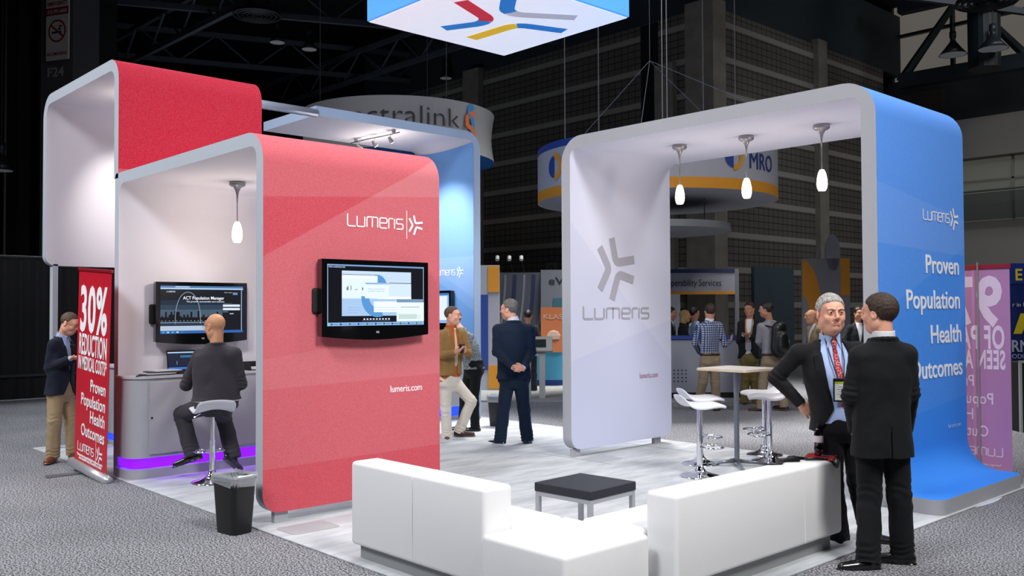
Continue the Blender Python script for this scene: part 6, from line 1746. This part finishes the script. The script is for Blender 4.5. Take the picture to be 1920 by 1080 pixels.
# man with his back to us at right
px_person('person in black suit seen from behind, standing on the aisle carpet at right', 6.10, 1650, -178, dict(
    hip=(1653, 800, 0), chest=(1655, 705, 0), neck=(1656, 637, 0), head=(1648, 589, .02),
    shL=(1611, 668, .03), shR=(1700, 664, -.03), elL=(1594, 742, .02), wrL=(1602, 806, .20), elR=(1708, 738, .0), wrR=(1700, 806, .20),
    hjL=(1630, 818, 0), hjR=(1675, 818, 0), knL=(1630, 925, .02), knR=(1686, 922, .03), anL=(1628, 1043, -.06), anR=(1692, 1032, .06)),
    H=1.82, hs=1.02, skin='ruddy', hair='full', hairmat=H_brown, top='jacket', topmat=C_char2, shirt=Sh_white, collar=Sh_white, legmat=C_char2, shoemat=Shoe_b, hem=.72,
    vox=.005, open=.02, fat=.01, hdR=(0, -1, -.3), hnR=(-1, 0, 0), hdL=(.2, -1, -.4), hnL=(1, 0, 0), ftR=(-.95, -.3, 0), ftL=(-1, .12, 0), eyes=True,
    J=dict(hy=.62, body=1.0), wr=.0022)
# navy suited man, hands behind his back
px_person('person in navy suit seen from behind with hands clasped behind his back', 11.75, 960, -172, dict(
    hip=(964, 703, 0), chest=(963, 645, 0), neck=(963, 604, 0), head=(955, 581, .02),
    shL=(933, 618, 0), shR=(994, 618, 0), elL=(931, 660, -.05), wrL=(962, 688, -.26), elR=(997, 660, -.05), wrR=(981, 689, -.27),
    hjL=(953, 708, 0), hjR=(976, 708, 0), knL=(944, 766, 0), knR=(982, 766, 0), anL=(938, 823, 0), anR=(988, 820, 0)),
    H=1.87, hs=1.0, skin='ruddy', hair='short', hairmat=H_salt, top='jacket', topmat=C_navy, shirt=Sh_white, collar=Sh_white, legmat=C_navy, shoemat=Shoe_b,
    vox=.006, hdR=(-.8, .2, -.1), hnR=(0, 1, .2), hdL=(.8, .3, -.1), hnL=(0, -1, .2), cuR=.7, cuL=.5, ftR=(.3, -1, 0), ftL=(-.7, -.7, 0), hem=.80, J=dict(hy=.95, body=1.14))
# laughing man in tan jacket
pt_, st_ = px_person('laughing person in tan jacket and cream trousers holding a small dark cup', 12.3, 846, 48, dict(
    hip=(842, 712, 0), chest=(845, 655, 0), neck=(846, 616, 0), head=(849, 592, -.02),
    shR=(829, 628, -.10), shL=(867, 626, .10), elR=(826, 668, -.14), wrR=(853, 661, -.30), elL=(879, 664, .06), wrL=(872, 659, -.16),
    hjR=(836, 716, -.04), hjL=(851, 716, .05), knR=(836, 768, -.06), knL=(884, 752, .0), anR=(838, 816, -.05), anL=(862, 805, .06)),
    H=1.76, skin='ruddy', hair='thin', hairmat=H_mid, top='jacket', topmat=C_tan, shirt=Sh_or, collar=Sh_or, tie=(mat('cream_scarf', 'D8C8A8', rough=.8), 1.02), legmat=C_cream, shoemat=Shoe_dk,
    vox=.006, smile=1.0, hdR=(.85, .1, .35), hnR=(0, -.4, 1), hdL=(-.4, .6, .3), hnL=(-.3, -.2, 1), cuR=.8, cuL=.9, ftR=(.1, 1, 0), ftL=(1, .15, 0), open=.02, leg=.94, J=dict(hy=.50, hp=-.03), hem=.86)
cup = thing('paper_cup', 'small dark cup held by the laughing man in the tan jacket', 'cup', at(866, 662, 12.02))
bm = BM(); lathe(bm, [(0, 0), (.028, 0), (.038, .10), (.040, .102), (.036, .102), (.030, .02), (0, .02)], 20); part('cup_body', bm, mat('cup_brown', '2A1612', rough=.5), cup, smooth=True)
bm = BM(); lathe(bm, [(.041, .098), (.041, .108), (.034, .116), (0, .116)], 20); part('lid', bm, M_black, cup, smooth=True)
# woman bending toward the screen
px_person('person in grey knitted top and black trousers leaning toward the screen behind the laughing man', 12.95, 886, -125, dict(
    hip=(889, 688, 0), chest=(879, 648, .0), neck=(864, 616, .02), head=(850, 598, .04), shR=(881, 632, -.10), shL=(857, 628, .10), elR=(872, 664, -.14), elL=(850, 660, .16), wrR=(846, 660, .0), wrL=(838, 656, .18),
    knR=(889, 748, -.02), knL=(871, 748, .04), anR=(891, 799, -.03), anL=(866, 797, .06), hjR=(893, 692, -.04), hjL=(881, 692, .04)),
    H=1.76, skin='light', hair='full', hairmat=H_mid, top='sweater', topname='sweater', topmat=patt('grey_knit', '5C6468', 'A2AAAE', 60, thr=.42), legmat=C_blk, shoemat=Shoe_b, vox=.007, hem=.90,
    ftR=(-1, -.3, 0), ftL=(-1, -.3, 0), hdR=(-1, 0, 0), hdL=(-1, 0, 0), leg=.88, eyes=False)
# seated bald man
px_person('bald person in grey suit seated on a stool at the counter, seen from behind', 9.20, 406, -137, dict(
    hip=(406, 748, 0), chest=(406, 697, .03), neck=(405, 646, .04), head=(403, 613, .08),
    shL=(373, 669, .03), shR=(440, 664, .0), elL=(349, 722, .10), wrL=(353, 700, .34), elR=(452, 720, .10), wrR=(428, 702, .36),
    hjL=(393, 758, .02), hjR=(418, 758, .0), knL=(341, 776, .26), knR=(419, 782, .36), anL=(360, 848, .20), anR=(436, 852, .24)),
    H=1.90, skin='tan', hair=None, hairmat=H_dark, top='jacket', topmat=C_grey, shirt=Sh_white, legmat=C_grey, shoemat=Shoe_b, glasses=True,
    vox=.006, fat=.04, hem=.78, vent=False, hdR=(-.3, -1, 0), hnR=(0, 0, -1), hdL=(-.1, -1, -.1), hnL=(0, 0, -1), ftR=(.25, -.6, -.45), ftL=(-.95, .1, -.3), J=dict(hy=.25, hp=-.10, body=1.20))
# man at left behind the banner
px_person('person in navy blazer and khaki trousers looking down at a phone behind the 30% banner', 10.5, 112, 84, dict(
    hip=(112, 728, 0), chest=(113, 672, 0), neck=(117, 634, 0), head=(131, 607, -.02),
    shR=(101, 646, -.13), shL=(126, 644, .15), elR=(92, 690, -.12), wrR=(132, 672, -.24), elL=(120, 690, .12), wrL=(140, 670, -.06),
    hjR=(105, 732, -.06), hjL=(120, 732, .08), knR=(102, 790, -.10), knL=(134, 790, .12), anR=(99, 851, -.06), anL=(137, 846, .14)),
    H=1.74, skin='ruddy', hair='thin', hairmat=H_mid, glasses=True, top='jacket', topmat=C_blazer, shirt=Sh_blue, collar=Sh_blue, legmat=C_khaki, shoemat=Shoe_br,
    vox=.006, hdR=(.9, .0, .2), hnR=(0, .1, 1), hdL=(.6, .5, .2), hnL=(0, 0, 1), cuR=.7, cuL=.7, ftR=(.1, 1, 0), ftL=(.5, .9, 0), hem=.80, leg=1.02, J=dict(hy=.05, hp=-.42))
ph = thing('mobile_phone', 'slim dark phone in the hands of the man behind the 30% banner', 'phone', at(141, 664, 10.33), AZ)
bm = BM(); bx(bm, -.035, .035, -.004, .004, -.02, .12, bev=.003); part('phone_body', bm, M_black, ph); ph.rotation_euler = (.5, 0, AZ)

# further back
Lan = mat('orange_lanyard', 'B87820', rough=.6)
check = patt('blue_checked_shirt', 'A2A8B8', '2A3860', 26, 'grid', .42)
px_person('person in blue checked shirt and khaki trousers seen from behind at the white bar counter', 15.5, 1331, -158, dict(
    hip=(1331, 672, 0), chest=(1330, 634, 0), neck=(1330, 602, 0), head=(1331, 584, 0), shL=(1311, 612, 0), shR=(1349, 610, 0), elL=(1303, 644, .05), wrL=(1312, 662, .25), elR=(1359, 646, .0), wrR=(1369, 640, .16),
    hjL=(1323, 676, 0), hjR=(1340, 676, 0), knL=(1318, 716, 0), knR=(1341, 716, 0), anL=(1309, 757, .1), anR=(1343, 762, 0)),
    H=1.80, skin='dim', hair='full', hairmat=H_brown, top='shirt', topmat=check, collar=Sh_white, belt=Shoe_dk, legmat=C_dim, shoemat=Shoe_dk, vox=.009, eyes=False, hdR=(.5, -.5, .6), hnR=(-.5, 0, 0), hdL=(0, -1, 0), ftR=(.5, -1, 0), ftL=(-.4, -1, 0), J=dict(hy=-.3))
pb, sb = px_person('person in grey shirt with a big black backpack standing behind the portal bar table', 15.4, 1446, -150, dict(
    hip=(1446, 672, 0), chest=(1447, 634, 0), neck=(1443, 602, 0), head=(1436, 581, 0), shL=(1426, 612, 0), shR=(1466, 610, 0), elL=(1422, 640, .05), wrL=(1438, 660, .2), elR=(1474, 642, .0), wrR=(1466, 664, .1),
    hjL=(1438, 678, 0), hjR=(1455, 678, 0), knL=(1431, 718, 0), knR=(1463, 718, 0), anL=(1427, 762, 0), anR=(1470, 758, 0)),
    H=1.82, skin='dim', hair='full', hairmat=H_dark, top='shirt', topmat=mat('grey_striped_shirt', '8A8890', rough=.8), belt=Shoe_dk, legmat=C_dim, shoemat=Shoe_dk, vox=.010, eyes=False, hdR=(0, -.5, -1), hdL=(.5, 0, -1), ftR=(-.6, -.8, 0), ftL=(-.9, -.3, 0), J=dict(hy=.5))
bp_ = thing('backpack', 'big black backpack worn by the person in the grey shirt', 'backpack', at(1462, 634, 15.17), AZ+.35)
F = Field((-.3, -.25, -.35), (.3, .25, .35), .010)
F.add(cap((0, 0, -.16), (0, 0, .14), .17, .14, (V3(0, 1, 0), .62)), .02); F.add(cap((0, -.10, -.14), (0, -.09, .0), .11, .10, (V3(0, 1, 0), .5)), .02)
link_mesh('pack_body', F.mesh('pack_body'), [M_bag], bp_)
bm = BM(); tube(bm, [(-.10, .02, .18), (-.13, .20, .20), (-.14, .30, .10), (-.13, .26, -.12)], .018, 6); part('shoulder_strap', bm, M_bag, bp_, smooth=True)
bm = BM(); tube(bm, [(.10, .02, .18), (.10, .20, .20), (.12, .30, .10), (.12, .26, -.12)], .018, 6); part('shoulder_strap', bm, M_bag, bp_, smooth=True)
pd, sd_ = px_person('person in dark jacket with an orange lanyard and badge facing the viewer beside the backpack', 16.6, 1404, -18, dict(
    hip=(1404, 668, 0), chest=(1404, 632, 0), neck=(1405, 600, 0), head=(1405, 580, 0), shR=(1390, 608, 0), shL=(1422, 608, 0), elR=(1386, 640, .0), wrR=(1394, 628, -.22), elL=(1424, 640, .0), wrL=(1404, 630, -.24),
    hjR=(1397, 672, 0), hjL=(1412, 672, 0), knR=(1398, 712, 0), knL=(1414, 712, 0), anR=(1396, 752, 0), anL=(1418, 752, 0)),
    H=1.84, skin='dim', hair='short', hairmat=H_brown, top='jacket', topmat=C_dimsuit, shirt=Sh_white, legmat=mat('olive_trousers', '7C6C3C', rough=.85), shoemat=Shoe_b, vox=.010, eyes=False, hdR=(.8, .2, .2), hdL=(-.8, .2, .2), hnR=(0, 0, 1), hnL=(0, 0, 1), ftR=(-.3, 1, 0), ftL=(.4, 1, 0), open=.03, J=dict(hy=-.4, hp=-.1))
fn = sd_['_fn']; tf = fn['tfront']; s_ = fn['s']
bm = BM()
for sx in (-1, 1): tube(bm, [Vector((tf(z, sx*x)+V3(0, .012, 0))*s_) for x, z in ((.06, 1.49), (.055, 1.35), (.02, 1.08))], .010, 6)
part('lanyard', bm, Lan, pd)
bm = BM(); box(bm, Vector((tf(1.02, 0)+V3(0, .02, 0))*s_), (.10, .008, .13)); part('badge_card', bm, mat('dim_badge', '9CA0A4', rough=.5), pd)
def bg(label, D, x, a, headpx, H, **kw):
    hx, hy = headpx; k = 1729.78/D; s_ = H/1.8
    zf = lambda z: 582+(1.7-z*s_)*k
    sx = .17*k*s_*abs(math.cos(math.radians(a)))+.02*k; c = math.cos(math.radians(a)); rt = -1 if c >= 0 else 1     # person's right on the photo
    dd = .17*math.sin(math.radians(a))
    kw.setdefault('hair', 'full')
    J_ = kw.pop('J', {})
    return px_person(label, D, x, a, dict(hip=(x, zf(.94), 0), chest=(x, zf(1.28), 0), neck=(hx*.6+x*.4, zf(1.50), 0), head=(hx, hy, 0),
        hjR=(x+rt*.09*k*abs(c), zf(.92), -.09*math.sin(math.radians(a))), hjL=(x-rt*.09*k*abs(c), zf(.92), .09*math.sin(math.radians(a)))), H=H, vox=.011, eyes=False, J=J_, **kw)
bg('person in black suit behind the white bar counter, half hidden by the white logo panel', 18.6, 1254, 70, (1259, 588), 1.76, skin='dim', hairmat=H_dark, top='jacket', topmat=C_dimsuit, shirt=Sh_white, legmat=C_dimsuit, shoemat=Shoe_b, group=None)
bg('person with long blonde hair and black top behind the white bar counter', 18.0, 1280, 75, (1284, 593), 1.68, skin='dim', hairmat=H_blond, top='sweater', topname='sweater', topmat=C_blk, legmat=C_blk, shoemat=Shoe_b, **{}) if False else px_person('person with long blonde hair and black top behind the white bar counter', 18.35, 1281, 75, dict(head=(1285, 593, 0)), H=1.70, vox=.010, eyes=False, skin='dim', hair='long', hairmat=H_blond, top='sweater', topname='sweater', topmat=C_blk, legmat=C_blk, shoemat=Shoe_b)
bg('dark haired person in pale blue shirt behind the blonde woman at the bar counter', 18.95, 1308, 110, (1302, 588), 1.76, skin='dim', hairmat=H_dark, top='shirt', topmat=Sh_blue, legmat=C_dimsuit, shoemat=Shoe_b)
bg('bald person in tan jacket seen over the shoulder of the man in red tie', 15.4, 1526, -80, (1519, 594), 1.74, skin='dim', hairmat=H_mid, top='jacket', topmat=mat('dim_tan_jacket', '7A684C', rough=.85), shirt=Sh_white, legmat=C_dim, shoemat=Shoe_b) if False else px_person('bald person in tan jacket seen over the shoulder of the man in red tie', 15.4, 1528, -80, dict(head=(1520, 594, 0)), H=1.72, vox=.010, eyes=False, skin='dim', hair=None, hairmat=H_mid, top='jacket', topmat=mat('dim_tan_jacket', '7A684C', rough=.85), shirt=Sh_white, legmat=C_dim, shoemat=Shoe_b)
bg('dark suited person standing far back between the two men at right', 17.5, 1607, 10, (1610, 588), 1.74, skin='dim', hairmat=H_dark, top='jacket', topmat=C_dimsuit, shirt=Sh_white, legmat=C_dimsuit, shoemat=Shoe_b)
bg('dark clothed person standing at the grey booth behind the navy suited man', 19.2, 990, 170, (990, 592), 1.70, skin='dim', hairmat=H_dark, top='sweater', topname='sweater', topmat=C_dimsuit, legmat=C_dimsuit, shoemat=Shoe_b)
# ------------------------------------------------------------------ light
w = bpy.data.worlds.new('hall_air'); sc.world = w; w.use_nodes = True
w.node_tree.nodes['Background'].inputs[0].default_value = (.5, .6, .75, 1); w.node_tree.nodes['Background'].inputs[1].default_value = .02
def area(loc, target, size, power, col=(1, 1, 1), spread=180, sy=None):
    l = bpy.data.lights.new('hall_flood_and_fill', 'AREA'); l.energy = power; l.size = size; l.color = col; l.spread = math.radians(spread)
    if sy: l.shape = 'RECTANGLE'; l.size_y = sy
    o = bpy.data.objects.new('hall_flood_and_fill', l); COL.objects.link(o); o.location = loc
    d = Vector(target)-Vector(loc); o.rotation_euler = d.to_track_quat('-Z', 'Y').to_euler(); return o
LP = 0.21
area((-27, 14, 5.0), (-27, 15, 12), 6.0, 280*LP, (.8, .9, 1), 160)  # added upward fill with no fixture, lifts the dark roof at left
area((-13, -4.5, 9.0), (-10.8, 3.4, 1.0), 2.0, 600*LP, (.96, .98, 1), 70)  # added fill from the left front, brightens the red banner and man
area((3.0, 4.0, 9.0), (-6.5, 5.5, 1.0), 2.4, 1450*LP, (1, .98, .97), 90)
area((-3.0, -4.0, 9.5), (-7.5, 5.0, 1.2), 2.4, 1300*LP, (.95, .97, 1), 90)
area((-7.0, 6.6, 12.0), (-7.0, 6.6, 0), 3.0, 650*LP, (.96, .98, 1), 80)
area((-14, 1.0, 11), (-11, 5.5, 0), 2.0, 500*LP, (.88, .93, 1), 100)
area((-1, 14, 11.0), (-6, 9, 1), 2.4, 700*LP, (1, .98, .95), 100)
area((-11, 14, 11.5), (-10.5, 13.5, 0), 3.0, 4300*LP, (1, .98, .95), 62)
area((-22, 8, 11.5), (-16, 5, 0), 3.0, 700*LP, (.9, .95, 1), 80)
area((-6, 24, 12.0), (-12, 26, 2), 3.0, 900*LP, (.9, .95, 1), 140)
area((-4, 29, 12.5), (-9, 34, 5), 3.0, 700*LP, (1, .97, .92), 160)
